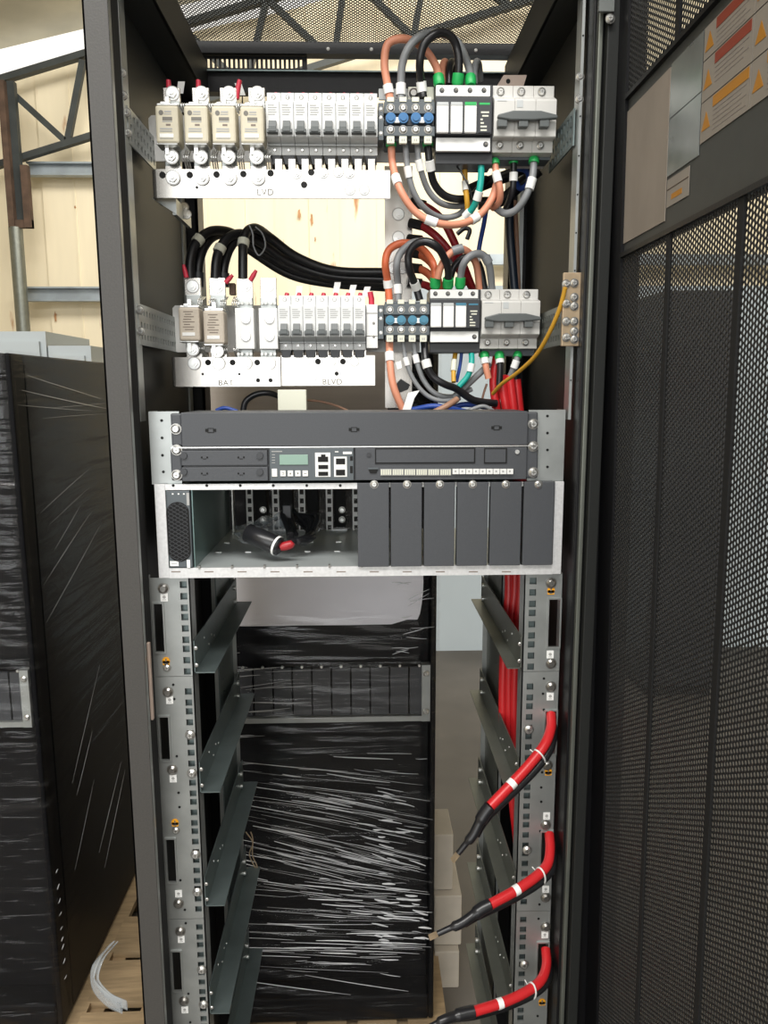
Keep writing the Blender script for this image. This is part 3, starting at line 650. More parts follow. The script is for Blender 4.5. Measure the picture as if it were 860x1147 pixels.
# grey card at the very top by the hinge
a, b = P(672, -12, .93), P(690, 15, .93)
g = G(); g.box(a.x - .002, b.x - .004, .925, .93, b.z, ZR - .022, 'foil'); part(g.build('hinge_cover', cab), 'small grey cover at the top hinge'); inst('screw', SCR['m'], cab, P(683, 21, .9285))
# ================================================================== RACK EQUIPMENT
YP = .968
def wz(y): return P(400, y, YP).z
def wx(x, y=500): return P(x, y, YP).x
# side adapters (zinc ears)
for sd in (-1, 1):
    xa, xb = (P(168, 500, .982).x, P(202, 500, .982).x) if sd < 0 else (P(591, 500, .982).x, P(632, 500, .982).x)
    g = G(); hs = []
    z1, z0 = P(400, 460, .982).z, P(400, 541, .982).z
    g.box(xa, xb, .982, .984, z0, z1, 'zinc'); g.box(xa if sd < 0 else xb - .0015, xa + .0015 if sd < 0 else xb, .984, 1.02, z0, z1, 'zinc')
    e = g.build('rack_adapter', cab)
    for k in range(4): inst('hole', HOLE['s'], e, P((181, 181.5, 182, 183)[k] if sd < 0 else (613, 613, 613, 613)[k], (471, 490.5, 510, 528.5)[k] if sd < 0 else (466, 485, 504, 523)[k], .9818))
# 2U blank panel... one unit high blanking box
bp = thing('blanking_panel', 'long plain grey blanking panel with three finger slots, topmost in the rack', 'panel', (-.01, YP, wz(500)))
x0, x1 = wx(203, 480), wx(591, 480); z1, z0 = wz(461.5), wz(499.5)
def slot_hole(g, x, z, wd=.0105, m='void'):
    g.box(x - wd / 2, x - wd * .22, YP - .0008, YP - .0002, z - .0018, z + .0018, m); g.box(x + wd * .22, x + wd / 2, YP - .0008, YP - .0002, z - .0018, z + .0018, m)
    g.box(x - wd * .3, x + wd * .3, YP - .0007, YP - .0002, z - .0030, z - .0022, m); g.box(x - wd * .3, x + wd * .3, YP - .0007, YP - .0002, z + .0022, z + .0028, m)
g = G(); g.box(x0, x1, YP, YP + .012, z0, z1, 'panel_grey'); g.box(x0, x1, YP + .012, YP + .10, z1 - .0015, z1, 'panel_grey'); g.build('faceplate', bp, .0008)
for px, py in ((236, 482), (396.5, 481), (556, 479)):
    g = G(); v = P(px, py, YP); slot_hole(g, v.x, v.z, .0135); g.build('finger_slot', bp)
for (a_, b_, py, px) in ((190, 202.5, 480.5, 197), (591.5, 603.5, 475, 597)):
    g = G(); g.box(wx(a_, 480), wx(b_, 480), YP + .006, YP + .010, z0 + .001, z1 - .001, 'panel_grey'); g.build('ear', bp, .002); inst('screw', SCR['rail'], bp, P(px, py, YP + .006))
# controller unit
cu = thing('power_controller', 'grey one-unit controller with small green display and terminal strip', 'controller', (-.01, YP, wz(539)))
z1, z0 = wz(501.5), wz(538.5)
g = G(); g.box(x0 - .001, x1 + .001, YP + .006, YP + .20, z0, z1, 'dark_plastic'); g.build('chassis', cu)
g = G(); g.box(x0 - .014, x1 + .014, YP + .001, YP + .012, z1 + .0005, z1 + .0018, 'bolt'); g.build('top_edge', cu)
for (a_, b_, pxs, pys) in ((190, 202.5, 198, (504, 532)), (590, 603.5, 597, (500, 529))):
    g = G(); g.box(wx(a_, 520), wx(b_, 520), YP + .005, YP + .009, z0 + .001, z1 - .001, 'panel_grey'); g.build('ear', cu, .002)
    for py in pys: inst('screw', SCR['rail'], cu, P(pxs, py, YP + .005))
for (ya, yb) in ((504, 520.5), (522.5, 538)):
    g = G(); g.box(wx(203, 520), wx(299.5, 520), YP + .001, YP + .008, wz(yb), wz(ya), 'panel_grey'); t_ = g.build('blank_tray', cu, .0006)
    ym = (ya + yb) / 2
    for px in (229, 270): g = G(); v = P(px, ym, YP + .001); g.box(v.x - .0045, v.x - .0025, YP + .0003, YP + .001, v.z - .001, v.z + .001, 'void'); g.box(v.x + .0025, v.x + .0045, YP + .0003, YP + .001, v.z - .001, v.z + .001, 'void'); g.box(v.x - .002, v.x + .002, YP + .0003, YP + .001, v.z - .0022, v.z - .0016, 'void'); g.build('finger_slot', t_)
    for px in (206, 291): g = G(); v = P(px, ym - 2, YP + .001); g.cyl((v.x, YP + .001, v.z), (v.x, YP - .0015, v.z), .0042, 'dark_plastic', 14); g.build('thumb_screw', t_)
g = G(); g.box(wx(302, 520), wx(396, 520), YP, YP + .008, z0 + .0005, z1 - .0005, 'tb_plastic'); dm = g.build('display_module', cu, .0006)
def pbox(g, x0_, x1_, y0_, y1_, Y, th, m): a_ = P(x0_, (y0_ + y1_) / 2, Y); b_ = P(x1_, (y0_ + y1_) / 2, Y); zt_ = P((x0_ + x1_) / 2, y0_, Y).z; zb_ = P((x0_ + x1_) / 2, y1_, Y).z; g.box(a_.x, b_.x, Y - th, Y, zb_, zt_, m)
g = G(); pbox(g, 313, 345, 509.3, 520.6, YP, .0012, 'lcd'); g.build('display', dm, .0005)
g = G(); pbox(g, 304.5, 310.5, 525, 534, YP, .0012, 'white_plastic'); g.build('button', dm, .0005)
for k, px in enumerate((317, 325.3, 333.6, 341.9)):
    g = G(); pbox(g, px - 3, px + 3, 527, 533.3, YP, .0016, 'white_plastic'); v = P(px, 530.2, YP)
    if k == 1: g.prism([(v.x - .0014, v.z - .001), (v.x + .0014, v.z - .001), (v.x, v.z + .0014)], YP - .0019, YP - .0015, 'y', 'ink')
    elif k == 2: g.prism([(v.x - .0014, v.z + .001), (v.x, v.z - .0014), (v.x + .0014, v.z + .001)], YP - .0019, YP - .0015, 'y', 'ink')
    elif k == 0: g.box(v.x - .0015, v.x + .0015, YP - .0019, YP - .0015, v.z - .0012, v.z - .0008, 'ink'); g.box(v.x + .0011, v.x + .0015, YP - .0019, YP - .0015, v.z - .0012, v.z + .0012, 'ink'); g.box(v.x - .0015, v.x + .0015, YP - .0019, YP - .0015, v.z + .0008, v.z + .0012, 'ink')
    else: g.box(v.x - .0018, v.x + .0018, YP - .0019, YP - .0015, v.z - .0003, v.z + .0003, 'ink')
    g.build('button', dm)
g = G(); pbox(g, 353, 370, 507, 534, YP, .0008, 'white_plastic'); po = g.build('port_panel', dm)
g = G(); pbox(g, 356, 367.5, 511.5, 517.5, YP - .0008, .0003, 'void'); pbox(g, 359.5, 364.5, 509, 511.5, YP - .0008, .0003, 'void'); g.build('network_port', po)
for ya in (520.8, 528.4): g = G(); pbox(g, 356.5, 367.5, ya, ya + 4.6, YP - .0008, .0003, 'void'); g.build('usb_port', po)
g = G(); pbox(g, 374, 388.5, 511.5, 534, YP, .0008, 'white_plastic'); po = g.build('port_panel', dm)
for ya in (513.5, 526): g = G(); pbox(g, 376.2, 386.5, ya, ya + 6.6, YP - .0008, .0003, 'void'); g.build('network_port', po)
g = G(); pbox(g, 384, 394, 506, 508.6, YP, .0006, 'white_paper'); pbox(g, 375, 379, 505.5, 506.5, YP, .0004, 'white_paper'); pbox(g, 304, 316, 505.2, 506.2, YP, .0004, 'ink_soft'); pbox(g, 392, 395, 511, 516, YP, .0004, 'void'); pbox(g, 392, 395, 522, 530, YP, .0004, 'void')
for k in range(4): pbox(g, 304.5, 308, 509 + k * 3, 509.7 + k * 3, YP, .0003, 'ink_soft')
g.build('printed_marks', dm)
g = G(); g.box(wx(398, 520), x1, YP + .001, YP + .008, z0 + .0005, z1 - .0005, 'panel_grey'); im = g.build('terminal_module', cu, .0006)
for a_, b_ in ((420, 532), (542, 567.5)):
    g = G()
    pbox(g, a_, b_, 501.8, 519, YP + .001, .0014, 'void'); pbox(g, a_ + 1.3, b_ - 1.3, 503.2, 517.7, YP - .0004, .0004, 'panel_grey'); g.build('cover_window', im)
for px, py in ((413, 509), (579, 506)): g = G(); v = P(px, py, YP + .001); g.cyl(v, v + Vector((0, -.002, 0)), .0028, 'dark_plastic' if px < 500 else 'bolt', 12); g.build('thumb_screw', im)
g = G(); v = P(418, 525.5, YP + .001); g.box(v.x - .0066, v.x + .0066, YP - .0005, YP + .001, v.z, v.z + .0018, 'tb_plastic'); g.prism([(v.x - .0066, v.z + .001), (v.x - .004, v.z - .0052), (v.x + .004, v.z - .0052), (v.x + .0066, v.z + .001)], YP - .0004, YP + .001, 'y', 'void'); g.build('serial_port', im)
for k in range(6):
    a_ = 426 + k * 13.3; g = G(); pbox(g, a_, a_ + 12.6, 525.2, 532.6, YP, .001, 'ink_soft')
    for q in range(5): pbox(g, a_ + .7 + q * 2.45, a_ + 2.2 + q * 2.45, 526.2, 531.8, YP - .001, .001, 'cream_tag')
    g.build('terminal_plug', im)
a_ = 506.5
for k in range(9):
    g = G(); pbox(g, 506.5 + k * 7.6, 513.4 + k * 7.6, 525.0, 530.8, YP, .003, 'white_plastic'); v = P(510 + k * 7.6, 527.8, YP - .003); g.cyl(v, v + Vector((0, -.0005, 0)), .0013, 'ink_soft', 8); g.build('terminal_plug', im)
# ------------------------------------------------------------------ sub-rack
YS = .974
sr = thing('subrack', 'speckled zinc card subrack, half empty, half covered by grey blank plates', 'subrack', (-.01, YS, P(400, 645, YS).z))
Z1, Z0 = P(400, 541, YS).z, P(400, 645.5, YS).z
zs1, zs0 = P(400, 547.5, YS).z, P(400, 634.5, YS).z
xa, xb = P(175, 592, YS).x, P(630, 592, YS).x
ia, ib = P(187, 592, YS).x, P(620, 592, YS).x
g = G(); g.box(xa, ia, YS, YS + .003, Z0, Z1, 'spangle'); g.build('side_flange', sr, .0006); g = G(); g.box(ib, xb, YS, YS + .003, Z0, Z1, 'brass' if 0 else 'tape_beige' if 0 else 'spangle'); g.build('side_flange', sr, .0006)
g = G(); g.box(ia, P(400, 541, YS).x, YS, YS + .003, zs1, Z1, 'spangle'); g.build('top_strip', sr)
for k in range(6): inst('hole', HOLE['s'], sr, P((194, 231.5, 269, 306, 343.5, 381)[k], 543.8, YS - .0003))
g = G(); g.box(ia, ib, YS, YS + .003, Z0, zs0, 'spangle'); bs = g.build('bottom_strip', sr)
for k in range(12):
    v = P(197 + k * 36.6, 640.3, YS - .0001); text_part('slot_mark', 'PSU %d' % (k + 1) if 0 else ('Slot%d' % (k + 1)), bs, v.x, v.y, v.z, .0048, 'ink_soft', .0001) if 0 else None
for k in range(11):
    g = G(); v = P(197 + k * 37, 640.3, YS); g.box(v.x - .006, v.x + .006, YS - .0002, YS, v.z - .0008, v.z + .0006, 'stamp_ink'); g.build('slot_mark', bs)
YK = 1.245
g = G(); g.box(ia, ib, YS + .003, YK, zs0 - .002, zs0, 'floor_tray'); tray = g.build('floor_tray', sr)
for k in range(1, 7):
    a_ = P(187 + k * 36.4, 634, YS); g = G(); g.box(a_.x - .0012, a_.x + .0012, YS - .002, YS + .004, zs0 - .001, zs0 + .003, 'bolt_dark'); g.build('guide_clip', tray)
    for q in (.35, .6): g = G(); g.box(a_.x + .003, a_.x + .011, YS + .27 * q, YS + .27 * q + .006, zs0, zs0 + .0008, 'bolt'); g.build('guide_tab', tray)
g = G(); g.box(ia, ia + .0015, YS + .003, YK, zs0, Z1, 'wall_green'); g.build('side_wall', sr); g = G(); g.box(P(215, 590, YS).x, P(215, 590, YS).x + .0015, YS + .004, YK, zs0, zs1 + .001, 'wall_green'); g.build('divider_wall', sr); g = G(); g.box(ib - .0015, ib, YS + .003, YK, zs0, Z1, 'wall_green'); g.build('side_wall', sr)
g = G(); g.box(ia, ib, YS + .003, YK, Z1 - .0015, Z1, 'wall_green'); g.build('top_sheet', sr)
# backplane: dark connectors between silver ladder strips
g = G(); a_ = P(262, 570, YK); g.box(a_.x, P(262, 570, YK).x + .002, YK - .02, YK, zs0, zs1, 'bolt'); g.build('divider_edge', sr)
for k, px in enumerate((280.5, 309.5, 338.5, 369, 398.5)):
    x = P(px, 560, YK).x; g = G()
    hs = [(x - .0032, x + .0032, P(px, yy_, YK).z - .0042, P(px, yy_, YK).z + .0042) for yy_ in (550, 560, 569.5, 580, 589.5)]
    g.plate((x - .0055, x + .0055, P(px, 593, YK).z, P(px, 541, YK).z), hs, YK - .012, YK - .010, 'white_paper'); g.build('ladder_strip', sr)
    xm = P(px + 14, 560, YK).x
    g = G(); g.box(xm - .0135, xm + .006, YK - .004, YK + .03, P(px, 590, YK).z, P(px, 548, YK).z, 'void'); cn = g.build('connector', sr, .001)
    for yy_ in (571, 582): inst('screw', SCR['m'], cn, P(px + 14, yy_, YK - .004)) if k > 2 or k == 0 else None
    g = G(); g.box(xm - .017, xm + .008, YK - .014, YK - .008, P(px, 597, YK).z, P(px, 591, YK).z, 'spangle'); g.build('base_foot', sr)
# fan module at the left
fx0, fx1 = P(188, 592, YS).x, P(214, 592, YS).x
fm = thing('fan_module', 'narrow dark fan module with oval grille in the end slot of the subrack', 'fan', ((fx0 + fx1) / 2, YS, zs0 + .001))
zf0, zf1 = zs0 + .001, zs1 - .001
g = G(); g.box(fx0, fx1, YS - .001, YS + .18, zf0, zf1, 'tb_plastic'); g.build('body', fm, .0008)
xc = (fx0 + fx1) / 2 - .001; hw = .0148; za, zb_ = P(200, 562, YS).z, P(200, 629, YS).z
g = G(); pts = []
for k in range(24):
    a_ = 2 * math.pi * k / 24; cz = za - hw if math.sin(a_) > 0 else zb_ + hw
    pts.append((xc + math.cos(a_) * hw, cz + math.sin(a_) * hw))
g.prism(pts, YS - .0016, YS - .001, 'y', 'void'); gr = g.build('grille_opening', fm)
g = G(); z = zb_ - .02
while z < za + .02:
    for sgn in (-1, 1):
        # diagonal grille wires clipped to the oval
        seg = []
        for q in range(13):
            x = xc - hw + 2 * hw * q / 12; zz = z + sgn * (x - xc) * .6
            cz = min(max(zz, zb_ + hw), za - hw); ins = (x - xc) ** 2 + (zz - cz) ** 2 < (hw * .98) ** 2
            if ins: seg.append((x, YS - .0022, zz))
        if len(seg) > 2: g.bar(seg[0], seg[-1], .0008, .0008, 'dark_plastic')
    z += .0052
g.build('grille', fm)
g = G(); pbox(g, 190.5, 200, 628.5, 634, YS - .001, .0005, 'white_paper'); pbox(g, 192, 198, 631, 631.8, YS - .0015, .0002, 'ink_soft'); g.build('label', fm)
g = G(); pbox(g, 209.5, 213, 627, 636, YS - .001, .0008, 'white_paper'); g.build('label', fm)
g = G(); pbox(g, 209, 212, 552, 566, YS - .001, .0005, 'ink_soft')
for px in (187.5 + 5, 199, 205): pbox(g, px, px + 1.8, 552.5, 554, YS - .001, .0004, 'white_paper')
g.build('printed_marks', fm)
# six blank plates
edges = [(400.5, 435.5), (437.5, 472), (474.5, 508.5), (511, 545.5), (548, 582.5), (585, 618.5)]
for k, (a_, b_) in enumerate(edges):
    g = G(); x0_, x1_ = P(a_, 590, YS).x, P(b_, 590, YS).x
    g.box(x0_, x1_, YS - .005, YS + .008, zs0 + .0005, P(420, 540.5, YS).z, 'panel_grey'); o_ = g.build('blank_plate', sr, .0007)
    inst('screw', SCR['m'], o_, P((a_ + b_) / 2 + 1, 542.5, YS - .005))
for k in range(5):
    x0_, x1_ = P(edges[k][1], 590, YS).x, P(edges[k + 1][0], 590, YS).x
    g = G(); g.box(x0_, x1_, YS + .002, YS + .003, P(420, 546, YS).z, Z1, 'white_plastic'); g.build('gap_tab', sr)
# loose cable set and its clear bag inside the subrack
t = thing('black_cable_set', 'coiled black cable set with grey-black sleeve and red tip inside the subrack', 'cable', P(315, 615, 1.03))
a_, b_ = P(276, 596, 1.02) , P(314, 613, 1.0)
g = G(); g.tube([a_, a_.lerp(b_, .04), a_.lerp(b_, .5), a_.lerp(b_, .96), b_], [.009, .0128, .0132, .0128, .010], 'cable_black', 16); sl_ = g.build('sleeve', t)
g = G(); d_ = (b_ - a_).normalized(); m_ = a_.lerp(b_, .90); g.cyl(m_ - d_ * .0015, m_ + d_ * .0015, .0136, 'white_paper', 16); g.build('band', t)
g = G(); c_ = P(326, 610, 1.0); g.tube([b_, b_.lerp(c_, .4), c_, c_ + d_ * .004], [.005, .0062, .006, .003], 'cable_redd', 12); g.build('red_tip', t)
rnd = random.Random(4)
for k in range(7):
    g = G(); ps = [P(328 + rnd.uniform(-4, 4), 602 + rnd.uniform(-4, 4), 1.03 + .02 * rnd.random()), P(318 + rnd.uniform(-4, 10), 580 + rnd.uniform(-6, 6), 1.09), P(330 + rnd.uniform(-8, 8), 574 + rnd.uniform(-5, 8), 1.12), P(348 + rnd.uniform(-5, 8), 588 + rnd.uniform(-9, 6), 1.10), P(346 + rnd.uniform(-6, 6), 602 + rnd.uniform(-5, 4), 1.05), P(330 + rnd.uniform(-6, 6), 607, 1.02)]
    g.tube(spline(ps, 6), .0042, 'cable_black', 8); g.build('cable_loop', t)
g = G(); v = P(322, 574, 1.09); g.box(v.x - .006, v.x + .006, 1.08, 1.10, v.z - .012, v.z + .012, 'dark_plastic'); g.build('plug', t, .001)
g = G(); rnd = random.Random(9); N, M_ = 14, 9; pts = []
for j in range(M_):
    for i in range(N):
        px = 262 + 62 * i / (N - 1); top = 592 - 20 * (i / (N - 1)); bot = 606 + 10 * min(1, i / (N - 1) * 1.6)
        py = top + (bot - top) * j / (M_ - 1); Yd = 1.17 - .13 * j / (M_ - 1)
        v = P(px, py, Yd); pts.append(v + Vector((rnd.uniform(-.003, .003), rnd.uniform(-.008, .004), rnd.uniform(-.001, .007))))
g.add(pts, [(j * N + i, j * N + i + 1, (j + 1) * N + i + 1, (j + 1) * N + i) for j in range(M_ - 1) for i in range(N - 1)], 'clear_bag')
tag(g.build('plastic_bag', None, 0, P(290, 606, 1.05)), 'crumpled clear plastic bag lying under the black cable in the subrack', 'bag')
# ================================================================== BREAKER ROWS
YA, YBR = 1.045, 1.115
def pz(g, px0, px1, py0, py1, Y, th, m):      # a block whose front face is at depth Y, th thick
    a_ = P(px0, (py0 + py1) / 2, Y); b_ = P(px1, (py0 + py1) / 2, Y); g.box(a_.x, b_.x, Y, Y + th, P((px0 + px1) / 2, py1, Y).z, P((px0 + px1) / 2, py0, Y).z, m)
# mounting plates of the two rows
for (x0, x1, y0, y1, Y) in ((166, 470, 129, 182, YA + .062), (193, 470, 342, 394, YBR + .062)):
    a_, b_ = P(x0, y0, Y), P(x1, y1, Y)
    g = G(); g.prism([(a_.x + .004, b_.z), (b_.x, b_.z), (b_.x, a_.z), (a_.x + .004, a_.z), (a_.x, a_.z - .004), (a_.x, b_.z + .004)], Y, Y + .003, 'y', 'white_plastic'); part(g.build('mounting_plate', cab), 'white insulating mounting plate')
for Y, y0, y1 in ((YA + .055, 126, 152), (YBR + .055, 350, 372)):
    a_, b_ = P(425, y0, Y), P(600, y1, Y); g = G(); g.box(a_.x, .262, Y, Y + .0015, b_.z, a_.z, 'zinc'); g.box(a_.x, .262, Y + .0015, Y + .008, b_.z + .006, a_.z - .006, 'zinc'); g.build('mounting_channel', cab)
# small circuit breakers, 18 mm wide
def make_breaker(xl, wd, ztop, ht, Y, lab, grp):
    t = thing('circuit_breaker', lab, 'breaker', (xl + wd / 2, Y, ztop - ht), grp)
    Z = lambda f_: ztop - ht * f_
    x0, x1 = xl + .0002, xl + wd - .0002
    g = G(); g.prism([(Y + .062, Z(0)), (Y + .018, Z(0)), (Y + .018, Z(.185)), (Y + .002, Z(.205)), (Y, Z(.23)), (Y, Z(.765)), (Y + .002, Z(.78)), (Y + .018, Z(.85)), (Y + .018, Z(1.0)), (Y + .062, Z(1.0))], x0, x1, 'x', 'breaker_plastic'); g.build('housing', t, .0006)
    g = G(); g.box(x0 + .0004, x1 - .0004, Y + .010, Y + .020, Z(.87), Z(.855), 'breaker_shade'); g.box(x0, x1, Y + .0105, Y + .0185, Z(.865), Z(.858), 'breaker_shade'); g.build('trim_line', t)
    xc_ = (x0 + x1) / 2
    g = G(); g.box(xc_ - .0064, xc_ + .0064, Y - .0004, Y, Z(.755), Z(.51), 'white_plastic'); g.prism([(Y, Z(.53)), (Y - .0045, Z(.535)), (Y - .0075, Z(.64)), (Y - .0105, Z(.67)), (Y - .0105, Z(.725)), (Y - .001, Z(.735))], xc_ - .0048, xc_ + .0048, 'x', 'toggle')
    g.prism([(Y - .001, Z(.66)), (Y - .009, Z(.685)), (Y - .0095, Z(.74)), (Y - .001, Z(.745))], xc_ - .0070, xc_ + .0070, 'x', 'toggle'); g.build('toggle', t, .0004)
    g = G()
    for q, (w0, w1) in enumerate(((-.006, .002), (-.006, .0055), (-.006, .004), (-.0055, .005), (-.006, .003))): g.box(xc_ + w0, xc_ + w1, Y - .0003, Y, Z(.285 + q * .036), Z(.272 + q * .036), 'ink_soft')
    g.build('print', t)
    inst('screw', SCR['s'], t, (xc_, Y + .018, Z(.075))); inst('screw', SCR['s'], t, (xc_, Y + .0178, Z(.92)))
    g = G(); g.box(x0 + .002, x1 - .002, Y + .020, Y + .05, Z(1.13), Z(1.0), 'void'); g.prism([(x0 + .001, Z(1.0)), (x1 - .001, Z(1.0)), (x1 - .004, Z(1.14)), (x0 + .004, Z(1.14))], Y + .019, Y + .022, 'y', 'dark_plastic'); g.build('terminal_shroud', t)
    g = G(); g.cyl((xc_ + .001, Y + .035, Z(0)), (xc_ + .002, Y + .036, Z(-.07)), .0038, 'red_cap', 10, .003); g.build('wire_end_cap', t)
    return t
NUMS = ['first', 'second', 'third', 'fourth', 'fifth', 'sixth', 'seventh', 'eighth']
a_, b_ = P(297.5, 135, YA), P(423, 135, YA); wd = (b_.x - a_.x) / 8
for k in range(8):
    if k == 0: br = make_breaker(a_.x, wd, P(350, 104, YA + .018).z, P(350, 104, YA + .018).z - P(350, 174, YA + .018).z, YA, 'x', 'small breakers in the upper row'); o = br
    else: o = copy_tree(br, (wd * k, 0, 0))
    o['label'] = ('first small white breaker of the upper row, beside the fuses' if k == 0 else 'last small white breaker of the upper row, beside the blue-knobbed block' if k == 7 else '%s small white breaker from the left in the upper row of eight' % NUMS[k])
a_, b_ = P(311, 360, YBR), P(409.5, 360, YBR); wd = (b_.x - a_.x) / 7
for k in range(7):
    if k == 0: br = make_breaker(a_.x, wd, P(350, 331, YBR + .018).z, P(350, 331, YBR + .018).z - P(350, 392, YBR + .018).z, YBR, 'x', 'small breakers in the lower row'); o = br
    else: o = copy_tree(br, (wd * k, 0, 0))
    o['label'] = ('first small white breaker of the lower row, beside the white cover plates' if k == 0 else 'rightmost small white breaker of the lower row of seven' if k == 6 else '%s small white breaker from the left in the lower row of seven' % NUMS[k])
# white wire tags standing behind the breakers
for k, (px, py, dx, Y) in enumerate(((334, 326, 2, 1.15), (376, 322, 3, 1.15), (393, 325, 4, 1.15), (408, 327, 5, 1.15), (201, 98, 3, 1.10), (271, 100, -5, 1.10))):
    v = P(px, py, Y); s_ = .0075
    g = G(); g.prism([(v.x - s_ * .6, v.z - s_), (v.x + s_ * .6, v.z - s_), (v.x + s_ * .6 + dx * .001, v.z + s_), (v.x - s_ * .6 + dx * .001, v.z + s_)], Y, Y + .0006, 'y', 'white_paper')
    g.cyl((v.x, Y + .001, v.z - s_ - .016), (v.x, Y + .001, v.z), .0009, 'cable_black', 6)
    labs = ('white wire tag above the second lower breaker', 'wide white wire tag above the fifth lower breaker', 'white wire tag above the sixth lower breaker', 'tilted white wire tag at the right end of lower breakers', 'white wire tag above the leftmost upper fuse', 'tilted white wire tag above the third upper fuse')
    tag(g.build('wire_tag', None, 0, v), labs[k], 'tag', 'white wire tags')
# ------------------------------------------------------------------ fuses
def fuse_base(px, w_, y_top, y_tb, y_body0, y_body1, y_clip, Y, lab, grp, busy, ring=False):
    v = P(px, (y_body0 + y_body1) / 2, Y); t = thing('fuse_holder', lab, 'fuse holder', (v.x, Y, P(px, y_clip, Y).z), grp)
    g = G(); pz(g, px - w_ * .36, px + w_ * .36, y_top, y_tb, Y + .026, .004, 'tin'); g.build('terminal_plate', t, .0006)
    inst('bolt', BOLT['b'], t, P(px + (0 if ring else 1), (y_top + y_tb) / 2 - (0 if ring else 1), Y + .026))
    # contact springs above and below
    for (ya, yb, s2) in ((y_tb - 1, y_body0 + 1, 1), (y_body1 - 1, y_clip, -1)):
        g = G()
        for sx in (-1, 1):
            for q in range(3):
                xx = P(px + sx * w_ * (.16 + .1 * q), 0, Y).x; z0_, z1_ = P(px, yb, Y).z, P(px, ya, Y).z; zm = (z0_ + z1_) / 2
                g.tube([(xx, Y + .03, z1_), (xx + sx * .001, Y + .010, zm + .003), (xx, Y + .006, zm), (xx + sx * .001, Y + .010, zm - .003), (xx, Y + .03, z0_)], .0011, 'bolt', 6)
        g.build('contact_spring', t)
        g = G(); pz(g, px - w_ * .30, px + w_ * .36, ya, yb, Y + .020, .012, 'zinc'); g.build('contact_block', t, .001)
    inst('bolt', BOLT['b'], t, P(px, (y_body1 + y_clip) / 2 + 1, Y + .006))
    inst('bolt', BOLT['b'], t, P(px + 1.5, busy, Y + .012))
    g = G(); pz(g, px - w_ * .25, px + w_ * .42, y_clip - 3, y_clip + 4, Y + .016, .006, 'tin'); g.build('busbar_lug', t)
    return t
def fuse_link(px0, px1, y0, y1, Y, m, lab, grp, logo):
    pc = (px0 + px1) / 2; v = P(pc, y1, Y); t = thing('fuse_link', lab, 'fuse', (v.x, Y, v.z), grp)
    g = G(); pz(g, px0, px1, y0, y1, Y, .030, m); g.build('ceramic_body', t, .003)
    g = G(); pz(g, px0 + 1, px1 - 1, y0 - 2, y0 + .5, Y + .002, .026, 'bolt'); pz(g, px0 + 5, px0 + 11, y0 - 4, y0, Y + .002, .004, 'bolt'); g.build('end_cap', t, .0008)
    g = G(); pz(g, px0 + 1, px1 - 1, y1 - .5, y1 + 1.5, Y + .002, .026, 'bolt'); g.build('end_cap', t, .0008)
    for (ya, yb) in ((y0 - 9, y0 - 1), (y1 + 1, y1 + 12)):
        g = G(); pz(g, pc - 2, pc + 2, ya, yb, Y + .010, .010, 'bolt'); g.build('contact_blade', t)
    h = y1 - y0; wpx = px1 - px0; g = G()
    if logo:
        c = P(px0 + wpx * .24, y0 + h * .2, Y); g.cyl((c.x, Y, c.z), (c.x, Y - .0004, c.z), .003, 'ink', 12)
        pz(g, px0 + wpx * .38, px0 + wpx * .68, y0 + h * .15, y0 + h * .19, Y - .0003, .0003, 'ink_soft'); pz(g, px0 + wpx * .36, px0 + wpx * .68, y0 + h * .22, y0 + h * .245, Y - .0003, .0003, 'ink_soft')
        pz(g, px0 + wpx * .30, px0 + wpx * .72, y0 + h * .31, y0 + h * .40, Y - .0003, .0003, 'ink'); pz(g, px0 + wpx * .30, px0 + wpx * .72, y0 + h * .415, y0 + h * .44, Y - .0003, .0003, 'ink_soft')
        pz(g, px0 + wpx * .45, px0 + wpx * .65, y0 + h * .49, y0 + h * .54, Y - .0003, .0003, 'stamp_ink'); pz(g, px0 + wpx * .2, px0 + wpx * .72, y0 + h * .60, y0 + h * .635, Y - .0003, .0003, 'ink_soft'); pz(g, px0 + wpx * .2, px0 + wpx * .72, y0 + h * .66, y0 + h * .695, Y - .0003, .0003, 'ink_soft')
        pz(g, px0 + wpx * .2, px0 + wpx * .76, y0 + h * .87, y0 + h * .885, Y - .0003, .0003, 'ink_soft')
    else:
        for q, (u0, u1) in enumerate(((.22, .68), (.3, .6), (.25, .72), (.22, .6), (.2, .76), (.25, .55), (.2, .74), (.3, .7))): pz(g, px0 + wpx * u0, px0 + wpx * u1, y0 + h * (.12 + q * .075), y0 + h * (.145 + q * .075), Y - .0003, .0003, 'stamp_ink')
    g.build('print', t)
    g = G(); pz(g, px0 + wpx * .18, px0 + wpx * .78, y0 + h * .745, y0 + h * .845, Y - .0005, .0005, 'white_paper'); g.build('label', t)
    return t
FY = YA - .014
for k, (x0, x1) in enumerate(((174, 200), (206, 233), (237, 264), (269, 295.5))):
    pc = (x0 + x1) / 2 + 4; n_ = ('leftmost', 'second', 'third', 'rightmost')[k]
    fuse_base(pc + 1, 26, 98, 114, 117, 160, 189, YA, 'silver fuse holder clips of the %s upper fuse from the left' % n_ if k in (1, 2) else 'silver fuse holder clips of the %s upper fuse' % n_, 'upper fuse holders', 199)
    fuse_link(x0, x1, 117.5 + .3 * k, 160.5, FY, 'ceramic', '%s cream ceramic fuse in the upper row of four' % n_, 'upper ceramic fuses', True)
    if k != 3:
        v = P(pc - 4 + (2, 3, 14)[k], 100, YA + .03); g = G(); g.tube([v + Vector((0, 0, -.012)), v + Vector((.002 * (k == 2), 0, .0)), v + Vector((.005 * (k == 2), 0, .011))], [.0036, .0036, .003], 'red_cap', 10); tag(g.build('wire_end_boot', None, 0, v), 'red cap behind the %s upper fuse' % n_, 'cap', 'red caps')
FYB = YBR - .014
